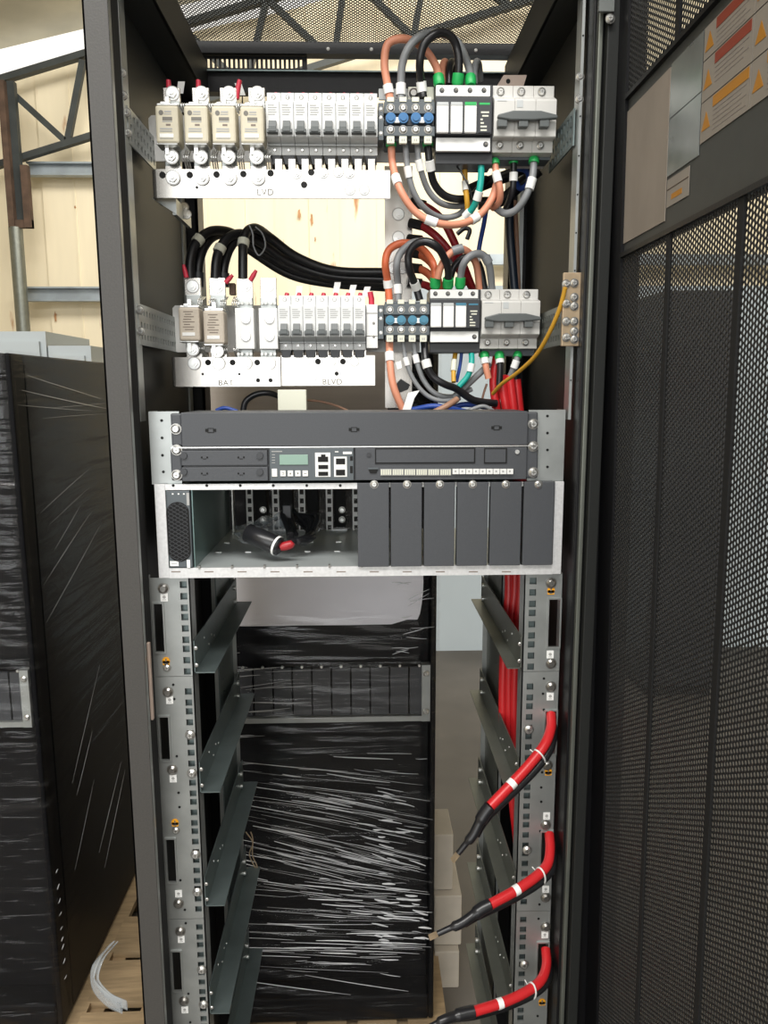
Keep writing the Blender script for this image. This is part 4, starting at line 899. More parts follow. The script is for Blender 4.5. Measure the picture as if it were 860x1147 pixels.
for k, (x0, x1, y0, y1) in enumerate(((200, 223.5, 344, 382), (227.5, 251, 347.5, 385.5))):
    n_ = ('left', 'right')[k]; pc = (x0 + x1) / 2 + 3
    fuse_base(pc + 1, 25, 311, 331, y0, y1, 399, YBR, 'silver fuse holder clips of the %s lower fuse' % n_, 'lower fuse holders', 407, True)
    fuse_link(x0, x1, y0, y1, FYB, 'ceramic_b', '%s tan ceramic fuse in the lower row of two' % n_, 'lower ceramic fuses', False)
for k, (x0, x1, ty0) in enumerate(((263, 285, 312), (290, 311, 311))):
    pc = (x0 + x1) / 2; Y = YBR; v = P(pc, 398, Y)
    t = thing('empty_fuse_holder', ('white empty fuse base plate, left one, third lower position', 'white empty fuse base plate next to the lower breakers')[k], 'fuse holder', (v.x, Y, v.z), 'lower fuse holders')
    g = G(); pz(g, pc - 10.5, pc + 10.5, 345, 391, Y + .004, .022, 'white_plastic'); g.build('cover_plate', t, .001)
    for py in (357, 376.5): g = G(); v = P(pc + 1.5, py, Y + .004); g.cyl(v, v + Vector((0, -.0008, 0)), .0070, 'bolt_dark', 18); g.cyl(v, v + Vector((0, -.0025, 0)), .0062, 'bolt', 18); g.cyl(v + Vector((0, -.0025, 0)), v + Vector((0, -.004, 0)), .0038, 'bolt', 6); g.build('screw', t)
    g = G(); pz(g, pc - 9, pc + 9, ty0, 334, Y + .026, .004, 'tin'); g.build('terminal_plate', t, .0006); inst('bolt', BOLT['b'], t, P(pc, 320, Y + .026))
    for ya, yb in ((333, 346), (391, 402)):
        g = G(); pz(g, pc - 9, pc + 9, ya, yb, Y + .018, .010, 'zinc'); g.build('contact_block', t, .001)
        g = G()
        for sx in (-1, 1):
            for q in range(2): g.cyl(P(pc + sx * (3 + 4 * q), (ya + yb) / 2, Y + .018), P(pc + sx * (3 + 4 * q), (ya + yb) / 2, Y + .008), .0022, 'bolt', 8)
        g.build('contact_pin', t)
    inst('bolt', BOLT['b'], t, P(pc + 1, 407, Y + .012))
g = G(); pz(g, 256.5, 263, 317, 330, YBR + .03, .012, 'rust'); tag(g.build('copper_spacer', None, .0005, P(260, 330, YBR + .03)), 'small brown block between the lower row\'s second and third terminals', 'spacer')
# ------------------------------------------------------------------ busbars with stamped letters
def busbar(name, x0, x1, y0, y1, Y, lab, word, wpx, wpy, holes, bolts, comb=None, fold=True):
    v = P(x0, y1, Y); t = thing(name, lab, 'busbar', v, 'tinned busbars')
    a_, b_ = P(x0, (y0 + y1) / 2, Y), P(x1, (y0 + y1) / 2, Y); z0_, z1_ = P((x0 + x1) / 2, y1, Y).z, P((x0 + x1) / 2, y0, Y).z
    g = G(); r_ = .006
    if fold:
        pts = [(a_.x + r_ * (1 - math.sin(q * math.pi / 16)) - 0, Y + r_ * (1 - math.cos(q * math.pi / 16))) for q in range(9)]
        pts = [(a_.x + r_, Y)] + [(a_.x + r_ - r_ * math.sin(q * math.pi / 12), Y + r_ - r_ * math.cos(q * math.pi / 12)) for q in range(1, 7)] + [(a_.x, Y + .045)]
        inner = [(p_[0] + .003, p_[1] + .0001) if p_[1] > Y + .0059 else (p_[0] + .0012, p_[1] + .003) for p_ in pts[1:]]
        prof = [(b_.x, Y)] + pts + [(a_.x + .003, Y + .045), (a_.x + .003, Y + .007), (a_.x + r_ + .001, Y + .003), (b_.x, Y + .003)]
        g.prism(prof, z0_, z1_, 'z', 'tin')
    else: g.box(a_.x, b_.x, Y, Y + .003, z0_, z1_, 'tin')
    g.build('bar', t)
    if word: c = P(wpx, wpy, Y - .0002); text_part('stamp', word, t, c.x, c.y, c.z, .0115, 'ink', .0006)
    for px, py, k in holes: inst('hole', HOLE[k], t, P(px, py, Y))
    for px, py in bolts: inst('bolt', BOLT['s'], t, P(px, py, Y))
    if comb:
        n_, xs0, xs1, ya, yb = comb
        for q in range(n_):
            px = xs0 + (xs1 - xs0) * q / (n_ - 1); g = G(); pz(g, px - 3.8, px + 3.8, ya, yb + 1, Y - .0002, .003, 'tin'); g.build('comb_tooth', t)
    return t
busbar('upper_busbar' if 0 else 'busbar', 170, 437, 190, 222, YA + .014, 'long polished upper busbar stamped LVD below the upper fuses', 'LVD', 297, 215.5,
       [(182, 196, 'l'), (212.5, 196, 'l'), (242.5, 195.5, 'l'), (272.5, 195, 'l'), (303, 194, 'l'), (220.5, 210, 's'), (348.5, 193, 'l'), (340.5, 207, 'l')], [(332, 194.5), (362, 194), (379, 193), (392, 213), (408, 213), (391.5, 194)], (8, 312, 416, 178, 190))
b2 = busbar('busbar', 192, 314, 400, 433, YBR + .014, 'short lower busbar stamped BAT under the tan fuses', 'BAT', 253, 429, [(233, 406, 'l'), (260.5, 406, 'l'), (288, 406, 'l'), (227, 419, 's'), (268, 419, 's'), (289, 426, 'x'), (303, 426, 'x')], [])
g = G(); b3 = busbar('busbar', 315, 420, 398, 432, YBR + .022, 'lower right busbar stamped BLVD under the lower breakers', 'BLVD', 372, 428, [(356, 405, 'l'), (384, 405, 'l'), (377, 418.5, 'x')], [(342, 405), (371, 405), (333, 422), (350, 422), (397, 405)], (7, 322, 406, 392, 398), False)
# steps on busbar: folded tab under upper bar at left
g = G(); a_ = P(170, 222, YA + .03); b_ = P(197, 222, YA + .03); g.prism([(a_.x, a_.z), (b_.x, a_.z), (b_.x, P(190, 240, YA + .03).z)], YA + .03, YA + .033, 'y', 'zinc'); g.box(P(192, 222, YA + .03).x, b_.x, YA + .033, YA + .12, P(190, 240, YA + .03).z, a_.z, 'zinc'); gus = g.build('gusset', cab)
for px, py in ((206, 232), (209, 240)): inst('bolt', BOLT['s'], cab, P(px, py, 1.12))
# tall tinned plate behind the terminal blocks
t = thing('vertical_busbar', 'tall tinned vertical plate behind the two blue-knobbed blocks', 'busbar', P(445, 458, 1.20))
g = G(); pz(g, 431, 461.5, 186, 457, 1.20, .003, 'tin'); g.build('bar', t)
for px, py in ((446, 240), (446, 266), (441, 300), (450, 300)): inst('bolt', BOLT['b'], t, P(px, py, 1.20))
# ------------------------------------------------------------------ blue-knobbed terminal blocks
def terminal_block(x0, x1, y0, y1, Y, knob, lab, tabs):
    v = P(x0, y1, Y); t = thing('terminal_block', lab, 'terminal block', v, 'blue-knobbed terminal blocks'); H_ = y1 - y0; W_ = x1 - x0
    py = lambda f_: y0 + H_ * f_
    g = G(); pz(g, x0 + 1, x1 - 1, py(.04), py(.97), Y + .012, .05, 'tb_plastic')
    pz(g, x0, x1, py(.10), py(.36), Y + .004, .02, 'tb_plastic'); pz(g, x0, x1, py(.64), py(.86), Y + .004, .02, 'tb_plastic'); g.build('housing', t, .0008)
    g = G(); pz(g, x0 + 1, x1 - 1, py(.38), py(.62), Y + .010, .003, 'dark_plastic'); g.build('knob_recess', t)
    for k in range(4):
        xc_ = x0 + W_ * (.13 + .245 * k)
        v = P(xc_, py(.24), Y + .004); inst('screw', SCR['m'], t, v); inst('screw', SCR['m'], t, P(xc_, py(.72), Y + .004))
        g = G(); v = P(xc_, py(.5), Y + .010); g.cyl(v, v + Vector((0, -.008, 0)), .0066, knob, 18); g.cyl(v + Vector((0, -.008, 0)), v + Vector((0, -.0095, 0)), .0042, knob, 14); g.build('knob', t)
        g = G(); pz(g, xc_ - W_ * .075, xc_ + W_ * .075, py(.86), py(1.02), Y + .001, .006, 'cream_tag'); tg = g.build('wire_marker', t, .0005)
        g = G()
        for q in (-.02, .02): pz(g, xc_ + W_ * q - .6, xc_ + W_ * q + .6, py(.92), py(.97), Y + .0007, .0003, 'ink_soft')
        g.build('print', tg)
        if tabs[k]: g = G(); pz(g, xc_ - W_ * .07, xc_ + W_ * .07, py(-.01), py(.10), Y + .003, .006, 'cream_tag'); g.build('wire_marker', t, .0005)
    for k in (0, 2):
        xa_ = x0 + W_ * (.13 + .245 * k) + W_ * .07; g = G(); pz(g, xa_, xa_ + W_ * .105, py(.44), py(.56), Y + .003, .003, 'white_plastic'); g.build('link_bar', t)
    g = G(); pz(g, x0 - 6.5, x0 - .5, py(.12), py(.95), Y + .006, .03, 'tb_plastic'); pz(g, x0 - 6.5, x0 - .5, py(.40), py(.44), Y + .0055, .001, 'dark_plastic'); sd_ = g.build('end_block', t, .0006)
    for f_ in (.26, .45, .80): inst('screw', SCR['s'], sd_, P(x0 - 3.5, py(f_), Y + .006))
    return t
terminal_block(430, 487, 109, 159.5, YA, 'knob_blue', 'dark terminal block with four blue knobs in the upper row', (1, 1, 1, 1))
terminal_block(430, 481, 336, 382, YBR, 'knob_teal', 'dark terminal block with four teal-blue knobs in the lower row', (1, 1, 1, 1))
for (x0, x1, y0, y1, sx, sy) in ((457, 486, 97, 112, 463, 105), ):
    v = P(x0, y1, YA + .03); g = G(); pz(g, x0, x1, y0, y1, YA + .03, .004, 'cream_tag'); pz(g, 424, 457, 99, 112, YA + .034, .003, 'breaker_shade')
    o = g.build('backing_plate', cab, .001); inst('screw', SCR['dark'], o, P(sx, sy, YA + .03))
# spacer modules left of the lower terminal block
v = P(410, 392, YBR); t = thing('white_spacer_module', 'plain white spacer module between lower breakers and terminal block', 'module', v)
g = G(); pz(g, 410.3, 423, 341, 390, YBR + .008, .05, 'white_plastic'); g.build('housing', t, .0008); g = G(); pz(g, 410.5, 422.5, 350.5, 351.3, YBR + .0077, .0004, 'ink'); pz(g, 410.5, 422.5, 376, 376.8, YBR + .0077, .0004, 'ink'); g.build('groove', t)
for py in (362, 377): inst('screw', SCR['tiny'], t, P(418.5, py, YBR + .0075))
g = G(); v = P(416, 335, YBR + .03); g.tube([v + Vector((0, 0, -.008)), v, v + Vector((-.002, 0, .010))], .0042, 'red_cap', 10); tag(g.build('wire_end_boot', None, 0, v), 'red cap above the white spacer module', 'cap', 'red caps')
# ------------------------------------------------------------------ surge protectors
def surge(x0, x1, y0, y1, Y, lab, hue, words_):
    v = P(x0, y1, Y); t = thing('surge_protector', lab, 'surge protector', v, 'surge protectors'); H_ = y1 - y0; W_ = x1 - x0
    py = lambda f_: y0 + H_ * f_; pxx = lambda f_: x0 + W_ * f_
    g = G(); pz(g, x0, x1, py(0), py(.85), Y + .012, .05, 'dark_plastic'); pz(g, x0 + .3, x1 - .3, py(.15), py(.62), Y + .002, .02, 'dark_plastic'); pz(g, x0, x1, py(.82), py(1), Y + .018, .04, 'dark_plastic'); g.build('housing', t, .001)
    g = G(); pz(g, x0 + .8, x1 - 2.5, py(.005), py(.145), Y + .008, .01, 'white_paper'); tp = g.build('terminal_cover', t, .0008)
    for k in range(4):
        v = P(pxx(.115 + .245 * k), py(.07), Y + .008); inst('screw', disc(.0032, 'dark_plastic'), tp, v); inst('screw', SCR['tiny'], tp, v + Vector((.0006, -.0006, .0004)))
    g = G(); pz(g, x0 + .8, x1 - 2.5, py(.665), py(.835), Y + .008, .01, 'white_paper'); bp_ = g.build('terminal_cover', t, .0008); inst('screw', disc(.0034, 'dark_plastic'), bp_, P(pxx(.88), py(.75), Y + .008)); inst('screw', SCR['tiny'], bp_, P(pxx(.89), py(.745), Y + .0072))
    for k in range(3):
        g = G(); pz(g, pxx(.025 + .245 * k), pxx(.235 + .245 * k), py(.22), py(.60), Y - .002, .012, 'white_paper'); c_ = g.build('cartridge', t, .0014)
        g = G(); pz(g, pxx(.03 + .245 * k), pxx(.23 + .245 * k), py(.215), py(.255), Y - .0026, .004, 'breaker_shade' if k < 2 else hue); g.build('status_window', c_)
    g = G(); pz(g, pxx(.76), pxx(.965), py(.20), py(.60), Y + .0005, .01, 'dark_plastic'); l_ = g.build('rating_label', t)
    g = G(); pz(g, pxx(.77), pxx(.955), py(.225), py(.25), Y + .0002, .0003, hue)
    for q, (u0, u1) in enumerate(((.80, .94), (.82, .93), (.79, .83), (.79, .85), (.79, .90), (.79, .90))): pz(g, pxx(u0), pxx(u1), py(.335 + q * .045), py(.355 + q * .045), Y + .0002, .0003, 'cream_tag')
    g.build('print', l_)
    return t
surge(487.5, 551.5, 95, 184, YA, 'black and white surge protector in the upper row', 'ferrule_green', None)
surge(481, 538, 324, 395, YBR, 'black and white surge protector in the lower row', 'knob_teal', None)
# ------------------------------------------------------------------ three-pole main breakers
def main_breaker(x0, x1, y0, y1, Y, lab, f=1.0):
    v = P(x0, y1, Y); t = thing('main_breaker', lab, 'breaker', v, 'three-pole main breakers'); H_ = y1 - y0; W_ = x1 - x0
    py = lambda f_: y0 + H_ * f_; pxx = lambda f_: x0 + W_ * f_
    a_, b_ = P(x0, (y0 + y1) / 2, Y + .010).x, P(x1, (y0 + y1) / 2, Y + .010).x
    Z = lambda f_, yy_=.0: P((x0 + x1) / 2, py(f_), Y + yy_).z
    for k in range(3):
        xa_, xb_ = a_ + (b_ - a_) * k / 3, a_ + (b_ - a_) * (k + 1) / 3
        g = G(); g.prism([(Y + .07, Z(0)), (Y + .016, Z(0, .016)), (Y + .016, Z(.165, .016)), (Y + .001, Z(.19)), (Y, Z(.22)), (Y, Z(.745)), (Y + .002, Z(.76)), (Y + .016, Z(.82, .016)), (Y + .016, Z(.985, .016)), (Y + .07, Z(1))], xa_ + .0001, xb_ - .0001, 'x', 'mb_plastic'); po_ = g.build('pole_housing', t, .0006)
        xm = (xa_ + xb_) / 2
        for zf in (.09, .885): inst('screw', SCR['m'], po_, (xm - .003, Y + .0158, Z(zf, .016)))
        g = G(); g.box(xm - .006, xm + .012, Y + .0154, Y + .016, Z(.82, .016), Z(.80, .016), 'breaker_shade'); g.build('slot_line', po_)
        g = G(); g.box(xm - .010, xm + .002, Y - .010, Y + .001, Z(.64), Z(.52), 'toggle'); g.build('toggle_leg', t, .0006)
    g = G(); g.prism([(a_ - .0 + .003, Z(.47)), (a_ + (b_ - a_) * .28, Z(.41)), (a_ + (b_ - a_) * .72, Z(.41)), (b_ - .001, Z(.47)), (b_ - .001, Z(.52)), (a_ + (b_ - a_) * .6, Z(.55)), (a_ + (b_ - a_) * .25, Z(.55)), (a_ + .003, Z(.52))], Y - .012, Y - .004, 'y', 'toggle'); g.build('toggle_bar', t, .0015)
    g = G(); xq = a_ + (b_ - a_) * .42; g.box(xq - .005, xq + .003, Y - .0004, Y, Z(.32), Z(.215), 'breaker_shade'); g.box(a_ + .004, a_ + .016, Y - .0004, Y, Z(.23), Z(.215), 'breaker_shade'); g.build('print', t)
    g = G(); pz(g, x0 + 1, x1 - 5, y1, y1 + 7, Y + .03, .03, 'tb_plastic'); g.build('terminal_shroud', t)
    return t
main_breaker(551.8, 621, 96, 172, YA, 'wide three-pole main breaker next to the upper surge protector')
main_breaker(538.3, 603, 324, 391.5, YBR, 'wide three-pole main breaker next to the lower surge protector')
a_ = YA + .06; g = G(); g.prism([(P(556, 96, a_).x, P(556, 97, a_).z), (P(586, 96, a_).x, P(586, 97, a_).z), (P(590, 84, a_).x, P(590, 84, a_).z), (P(564, 84, a_).x, P(564, 84, a_).z)], a_, a_ + .002, 'y', 'tape_beige'); o = g.build('bracket_ear', cab); inst('hole', HOLE['x'], o, P(569, 91, a_ - .0001))
# ================================================================== CABLES
def cable(name, label, pts, r, m, cat='cable', grp=None, sleeves=(), ferr=None, bare=None, n=10):
    """pts: (px, py, Y). sleeves: list of (index fraction, length, material)"""
    w_ = [P(*p_) for p_ in pts]; sp = spline(w_, 7)
    if not sleeves and not ferr:
        g = G(); g.tube(sp, r, m, n); return tag(g.build(name, None, 0, w_[0]), label, cat, grp)
    t = thing(name, label, cat, w_[0], grp)
    g = G(); g.tube(sp, r, m, n); g.build('jacket', t)
    L = len(sp) - 1
    for fr_, ln, mm in sleeves:
        i = int(fr_ * L); c = sp[i]; d = (sp[min(i + 1, L)] - sp[max(i - 1, 0)]).normalized()
        g = G(); g.tube([c - d * ln / 2, c, c + d * ln / 2], r * 1.22 + .0003, mm, n); g.build('sleeve', t)
    if ferr:
        for end, mm, ln in ferr:
            c = sp[0] if end == 0 else sp[-1]; q = sp[1] if end == 0 else sp[-2]; d = (q - c).normalized()
            g = G(); g.tube([c - d * .002, c + d * ln * .2, c + d * ln], [r * 1.1, r * 1.5, r * 1.42], mm, n); g.build('ferrule', t)
    return t
GU = 'upper row loop cables'; GL = 'lower row loop cables'
W = 'white_paper'; E_ = 'cable_grey'
y1_ = YA + .02
cable('loop_cable', 'orange cable arching from the upper terminal block to the surge protector', [(437, 112, y1_), (434, 95, y1_), (430.5, 72, y1_), (434, 50, 1.06), (448, 43.5, 1.06), (464, 47, 1.07), (478, 58, 1.08), (489, 76, 1.075), (492, 95, 1.065)], .0052, 'cable_orange', 'cable', GU, [(.10, .011, W)], [(1, 'ferrule_green', .013)])
cable('loop_cable', 'grey cable arching above the upper terminal block beside the orange one', [(449, 112, y1_), (449, 95, y1_), (450.5, 72, 1.06), (458, 53, 1.055), (472, 40, 1.06), (492, 37, 1.08), (510, 45, 1.10), (520, 62, 1.09), (526, 80, 1.075), (527, 95, 1.065)], .0052, 'cable_grey', 'cable', GU, [(.09, .014, W)], [(1, 'ferrule_green', .013)])
cable('loop_cable', 'thick black cable arching highest over the upper surge protector', [(474, 110, y1_), (472, 95, y1_), (470, 72, 1.05), (474, 52, 1.045), (484, 40, 1.045), (495, 36.5, 1.05), (506, 42, 1.055), (512, 56, 1.06), (514, 75, 1.06), (512, 95, 1.065)], .0054, 'cable_black', 'cable', GU, [(.11, .012, W)], [(1, 'ferrule_green', .013)])
for lab, x, m in (('short orange stub cable rising behind the first upper green ferrule', 495, 'cable_orange'), ('short black stub cable rising behind the second upper green ferrule', 503, 'cable_black'), ('short grey stub cable bending down behind the third upper green ferrule', 531, 'cable_grey')):
    cable('stub_cable', lab, [(x, 95, 1.08), (x, 80, 1.085), (x + 2, 70, 1.10), (x + 5, 72, 1.13), (x + 7, 90, 1.15)], .0046, m, 'cable', 'stubs behind the upper surge protector')
yb = YA + .02
cable('drop_cable', 'long orange-brown cable sweeping from terminal block up to the upper main breaker', [(438, 160, yb), (440, 186, yb), (449, 214, 1.05), (466, 238, 1.05), (490, 250, 1.05), (515, 251, 1.06), (537, 241, 1.07), (551, 222, 1.08), (556, 206, 1.08)], .0050, 'cable_orange', 'cable', 'drop cables under the upper row', [(.2, .014, W), (.47, .016, W), (.72, .012, W)], [(0, 'ferrule_green', .005)])
cable('drop_cable', 'grey cable dropping from second knob of the upper terminal block', [(454, 160, yb), (456, 185, yb), (462, 212, 1.07), (474, 232, 1.08), (492, 243, 1.10), (512, 241, 1.11), (527, 228, 1.13)], .0042, 'cable_grey', 'cable', 'drop cables under the upper row', [(.22, .014, W)])
cable('drop_cable', 'grey cable dropping from third knob of the upper terminal block', [(467, 160, yb), (470, 185, yb), (479, 212, 1.08), (493, 227, 1.09), (512, 231, 1.11), (532, 226, 1.12)], .0042, 'cable_grey', 'cable', 'drop cables under the upper row', [(.22, .014, W)])
cable('drop_cable', 'black cable dropping from fourth knob of the upper terminal block', [(479, 160, yb), (481, 182, yb), (486, 205, 1.08), (498, 219, 1.09), (515, 223, 1.10), (530, 218, 1.13), (545, 200, 1.15)], .0052, 'cable_black', 'cable', 'drop cables under the upper row', [(.2, .013, W)], [(0, 'ferrule_green', .005)])
cable('earth_cable', 'teal cable dropping from the upper surge protector', [(539, 182, 1.07), (538.5, 200, 1.07), (536, 217, 1.07), (530, 232, 1.08), (521, 243, 1.09)], .0046, 'cable_teal', 'cable', None, [(.55, .012, W), (.95, .010, W)])
cable('signal_cable', 'mustard yellow cable hanging under the upper surge protector', [(520.5, 184, 1.09), (521, 205, 1.09), (523, 225, 1.09), (524, 243, 1.10)], .0038, 'cable_yellow', 'cable', None, [(.4, .012, W)])
cable('drop_cable', 'orange cable hanging from first pole of the upper main breaker', [(554, 180, 1.075), (556, 196, 1.07), (560, 212, 1.07), (559, 226, 1.08), (552, 233, 1.10)], .0046, 'cable_orange', 'cable', 'drop cables under the upper row', [(.3, .014, W)], [(0, 'ferrule_green', .006)])
cable('drop_cable', 'grey cable curving from third pole of the upper main breaker', [(598, 178, 1.075), (596, 200, 1.07), (589, 220, 1.07), (578, 235, 1.08), (565, 239, 1.09), (554, 232, 1.10)], .0050, 'cable_grey', 'cable', 'drop cables under the upper row', [(.28, .015, W)], [(0, 'ferrule_green', .006)])
cable('drop_cable', 'black cable hanging from middle pole of the upper main breaker', [(575, 178, 1.085), (575, 198, 1.085), (573, 218, 1.09), (566, 235, 1.11)], .0046, 'cable_black', 'cable', 'drop cables under the upper row', [(.36, .011, W)], [(0, 'ferrule_green', .006)])
cable('signal_cable', 'thin black wire under the upper surge protector', [(510, 184, 1.075), (518, 196, 1.07), (526, 212, 1.07), (531, 235, 1.09)], .0012, 'cable_black', 'cable')
cable('signal_cable', 'blue cable running down between the two breaker rows', [(546, 225, 1.16), (542, 250, 1.17), (537, 275, 1.18), (534, 300, 1.18)], .0036, 'cable_blue', 'cable')
# dark clump of wires behind the upper main breaker
for k, (lab, pts, m) in enumerate((('dark blue wire loop behind the upper main breaker', [(578, 188, 1.15), (590, 192, 1.14), (592, 204, 1.14), (583, 211, 1.15), (577, 203, 1.16)], 'cable_blue'), ('black wire bundle behind the upper main breaker', [(604, 190, 1.16), (585, 205, 1.17), (560, 225, 1.17), (535, 228, 1.17)], 'cable_black'), ('second black wire bundle sagging behind upper main breaker', [(596, 182, 1.18), (570, 196, 1.18), (545, 205, 1.18), (520, 216, 1.18)], 'cable_black'))):
    cable('wire_bundle', lab, pts, .004 if k == 0 else .009, m, 'cable', 'wires behind the upper main breaker')
# vertical looms at the right, behind
cable('wire_bundle', 'dark blue-black wire loom running down behind the right of the rows', [(570, 215, 1.22), (571, 260, 1.22), (574, 300, 1.22), (577, 340, 1.22), (578, 400, 1.22), (576, 455, 1.22)], .007, 'navy', 'cable', 'vertical wire looms')
cable('wire_bundle', 'brown wire loom beside the dark blue loom', [(576, 225, 1.24), (578, 260, 1.24), (580, 310, 1.24), (581, 350, 1.24)], .004, 'cable_brown', 'cable', 'vertical wire looms')
# red cables with black ends leaving the tall plate
RC = 'red cables from the tall plate'
for lab, pts, m, r in (('uppermost red cable leaving the tall plate', [(461, 226, 1.19), (478, 232, 1.18), (495, 246, 1.17), (508, 270, 1.17), (520, 300, 1.18), (530, 325, 1.20)], 'cable_redd', .0058),
                   ('second red cable from the tall plate, black sleeved end', [(461, 250, 1.19), (474, 254, 1.18), (490, 266, 1.17), (505, 284, 1.17), (520, 306, 1.18), (532, 330, 1.20)], 'cable_redd', .0058),
                   ('third red cable from the tall plate, black sleeved end', [(461, 268, 1.19), (474, 270, 1.18), (490, 276, 1.175), (508, 292, 1.17), (522, 318, 1.19)], 'cable_redd', .0058),
                   ('fourth red cable from the tall plate, orange tinted', [(461, 283, 1.19), (472, 286, 1.18), (484, 296, 1.17), (490, 312, 1.17), (494, 330, 1.18)], 'cable_orange2', .0058),
                   ('fifth red cable from the tall plate, just above the knobs', [(461, 300, 1.19), (472, 302, 1.18), (482, 309, 1.17), (490, 322, 1.17), (496, 336, 1.18)], 'cable_orange2', .0058),
                   ('lowest red cable beside the lower surge protector top', [(461, 316, 1.19), (472, 318, 1.19), (484, 323, 1.18), (496, 334, 1.18)], 'cable_redd', .0058)):
    cable('red_power_cable', lab, pts, r, m, 'cable', RC, [(.10, .022, 'cable_black')])
cable('wire_bundle', 'black taped wires crossing between the breaker rows', [(512, 262, 1.12), (520, 256, 1.12), (526, 258, 1.12), (523, 268, 1.12)], .0032, 'cable_black', 'cable')
# lower row loops
y2_ = YBR + .02
cable('loop_cable', 'bright orange cable arching from the lower terminal block', [(436, 338, y2_), (434.5, 318, y2_), (431.5, 296, 1.12), (435, 281, 1.12), (446, 273.5, 1.12), (460, 273, 1.125), (474, 280, 1.13), (484, 293, 1.135), (487, 307, 1.13), (487.5, 322, 1.135)], .0054, 'cable_orange2', 'cable', GL, [(.12, .011, W)], [(1, 'ferrule_green', .014)])
cable('loop_cable', 'grey cable arching from the lower terminal block second terminal', [(446, 338, y2_), (445.5, 318, y2_), (444, 298, 1.12), (448, 284, 1.12), (460, 273, 1.12), (476, 271, 1.13), (492, 280, 1.15), (504, 296, 1.16)], .0052, 'cable_grey', 'cable', GL, [(.12, .013, W)])
cable('loop_cable', 'thick black cable looping over the lower terminal block', [(470, 336, y2_), (466, 322, y2_), (459, 303, 1.115), (457.5, 286, 1.11), (465, 274, 1.105), (477, 270.5, 1.10), (489, 276, 1.10), (497, 288, 1.11), (502, 303, 1.12), (501.5, 322, 1.135)], .0056, 'cable_black', 'cable', GL, [(.14, .012, W)], [(1, 'ferrule_green', .014)])
cable('loop_cable', 'orange cable arching right of the lower green ferrules', [(490, 312, 1.125), (494, 298, 1.12), (503, 285, 1.12), (516, 279, 1.12), (527, 285, 1.13), (534, 299, 1.14), (537, 325, 1.15)], .0052, 'cable_orange', 'cable', GL, [(.46, .016, 'cable_grey')])
cable('loop_cable', 'black cable arching behind the second lower green ferrule', [(504, 312, 1.14), (508, 300, 1.14), (517, 290, 1.14), (528, 288, 1.14), (537, 298, 1.145), (543, 325, 1.15)], .0052, 'cable_black', 'cable', GL, [(.7, .010, W)])
cable('loop_cable', 'rightmost grey cable arching from the third lower green ferrule', [(515, 322, 1.135), (516, 308, 1.13), (520, 294, 1.12), (530, 285, 1.12), (541, 286, 1.125), (548, 298, 1.13), (551, 325, 1.15)], .0054, 'cable_grey', 'cable', GL, [(.78, .010, 'cable_grey')], [(0, 'ferrule_green', .014)])
GD = 'drop cables under the lower row'
cable('drop_cable', 'orange cable dropping from the lower terminal block to the panel', [(436, 380, y2_), (437, 408, 1.12), (441, 434, 1.115), (453, 463, 1.12)], .0056, 'cable_orange', 'cable', GD, [(.28, .014, W)])
cable('drop_cable', 'slim grey cable from second lower knob curving to the right', [(451, 382, y2_), (455, 405, 1.13), (463, 425, 1.13), (477, 442, 1.13), (495, 449, 1.13), (515, 446, 1.14)], .0034, 'cable_grey', 'cable', GD, [(.22, .012, W)])
cable('drop_cable', 'slim grey cable from third lower knob curving to the right', [(463, 382, y2_), (466, 402, 1.13), (474, 425, 1.13), (488, 441, 1.13), (508, 444, 1.14), (528, 436, 1.15)], .0038, 'cable_grey', 'cable', GD, [(.2, .012, W)])
cable('drop_cable', 'thick black cable from fourth lower knob bending right', [(475, 382, y2_), (477, 405, 1.12), (484, 421, 1.12), (497, 430, 1.12), (512, 436, 1.13), (530, 448, 1.14), (556, 452, 1.15)], .0056, 'cable_black', 'cable', GD, [(.20, .012, W)])
cable('earth_cable', 'teal cable dropping from the lower surge protector', [(528, 394, 1.14), (528, 408, 1.13), (524, 421, 1.13), (514, 433, 1.13)], .0044, 'cable_teal', 'cable', None, [(.45, .012, W)])
cable('signal_cable', 'mustard yellow cable under the lower surge protector', [(510, 394, 1.15), (508, 412, 1.14), (508, 428, 1.13)], .0036, 'cable_yellow', 'cable', None, [(.45, .018, 'cream_tag')])
cable('signal_cable', 'navy wire beside the teal cable under lower surge protector', [(517, 394, 1.15), (515, 410, 1.15), (511, 428, 1.15)], .0026, 'cable_blue', 'cable')
cable('drop_cable', 'grey cable crossing under the lower main breaker', [(548, 408, 1.16), (535, 420, 1.15), (520, 434, 1.14), (507, 446, 1.14)], .0050, 'cable_grey', 'cable', GD)
cable('drop_cable', 'orange cable hanging from first pole of the lower main breaker', [(542, 396, 1.145), (544, 410, 1.14), (547, 424, 1.14)], .0050, 'cable_orange', 'cable', GD, [(.35, .010, W)], [(0, 'ferrule_green', .007)])
cable('drop_cable', 'black cable hanging from middle pole of the lower main breaker', [(559, 396, 1.145), (560, 410, 1.14), (559, 432, 1.14)], .0050, 'cable_black', 'cable', GD, [(.35, .010, W)], [(0, 'ferrule_green', .009)])
cable('drop_cable', 'grey cable hanging from third pole of the lower main breaker', [(580, 396, 1.145), (577, 408, 1.14), (569, 426, 1.15), (562, 440, 1.16)], .0046, 'cable_grey', 'cable', GD, [(.35, .012, W)], [(0, 'ferrule_green', .007)])
cable('drop_cable', 'brown cable lying along the top of the grey blanking panel', [(486, 462, 1.10), (500, 455, 1.10), (512, 447, 1.11)], .0046, 'cable_brown', 'cable', GD)
cable('signal_cable', 'thin brown wire sagging above the panel near the white tag', [(545, 430, 1.17), (541, 443, 1.17), (538, 458, 1.17)], .0018, 'cable_brown', 'cable')
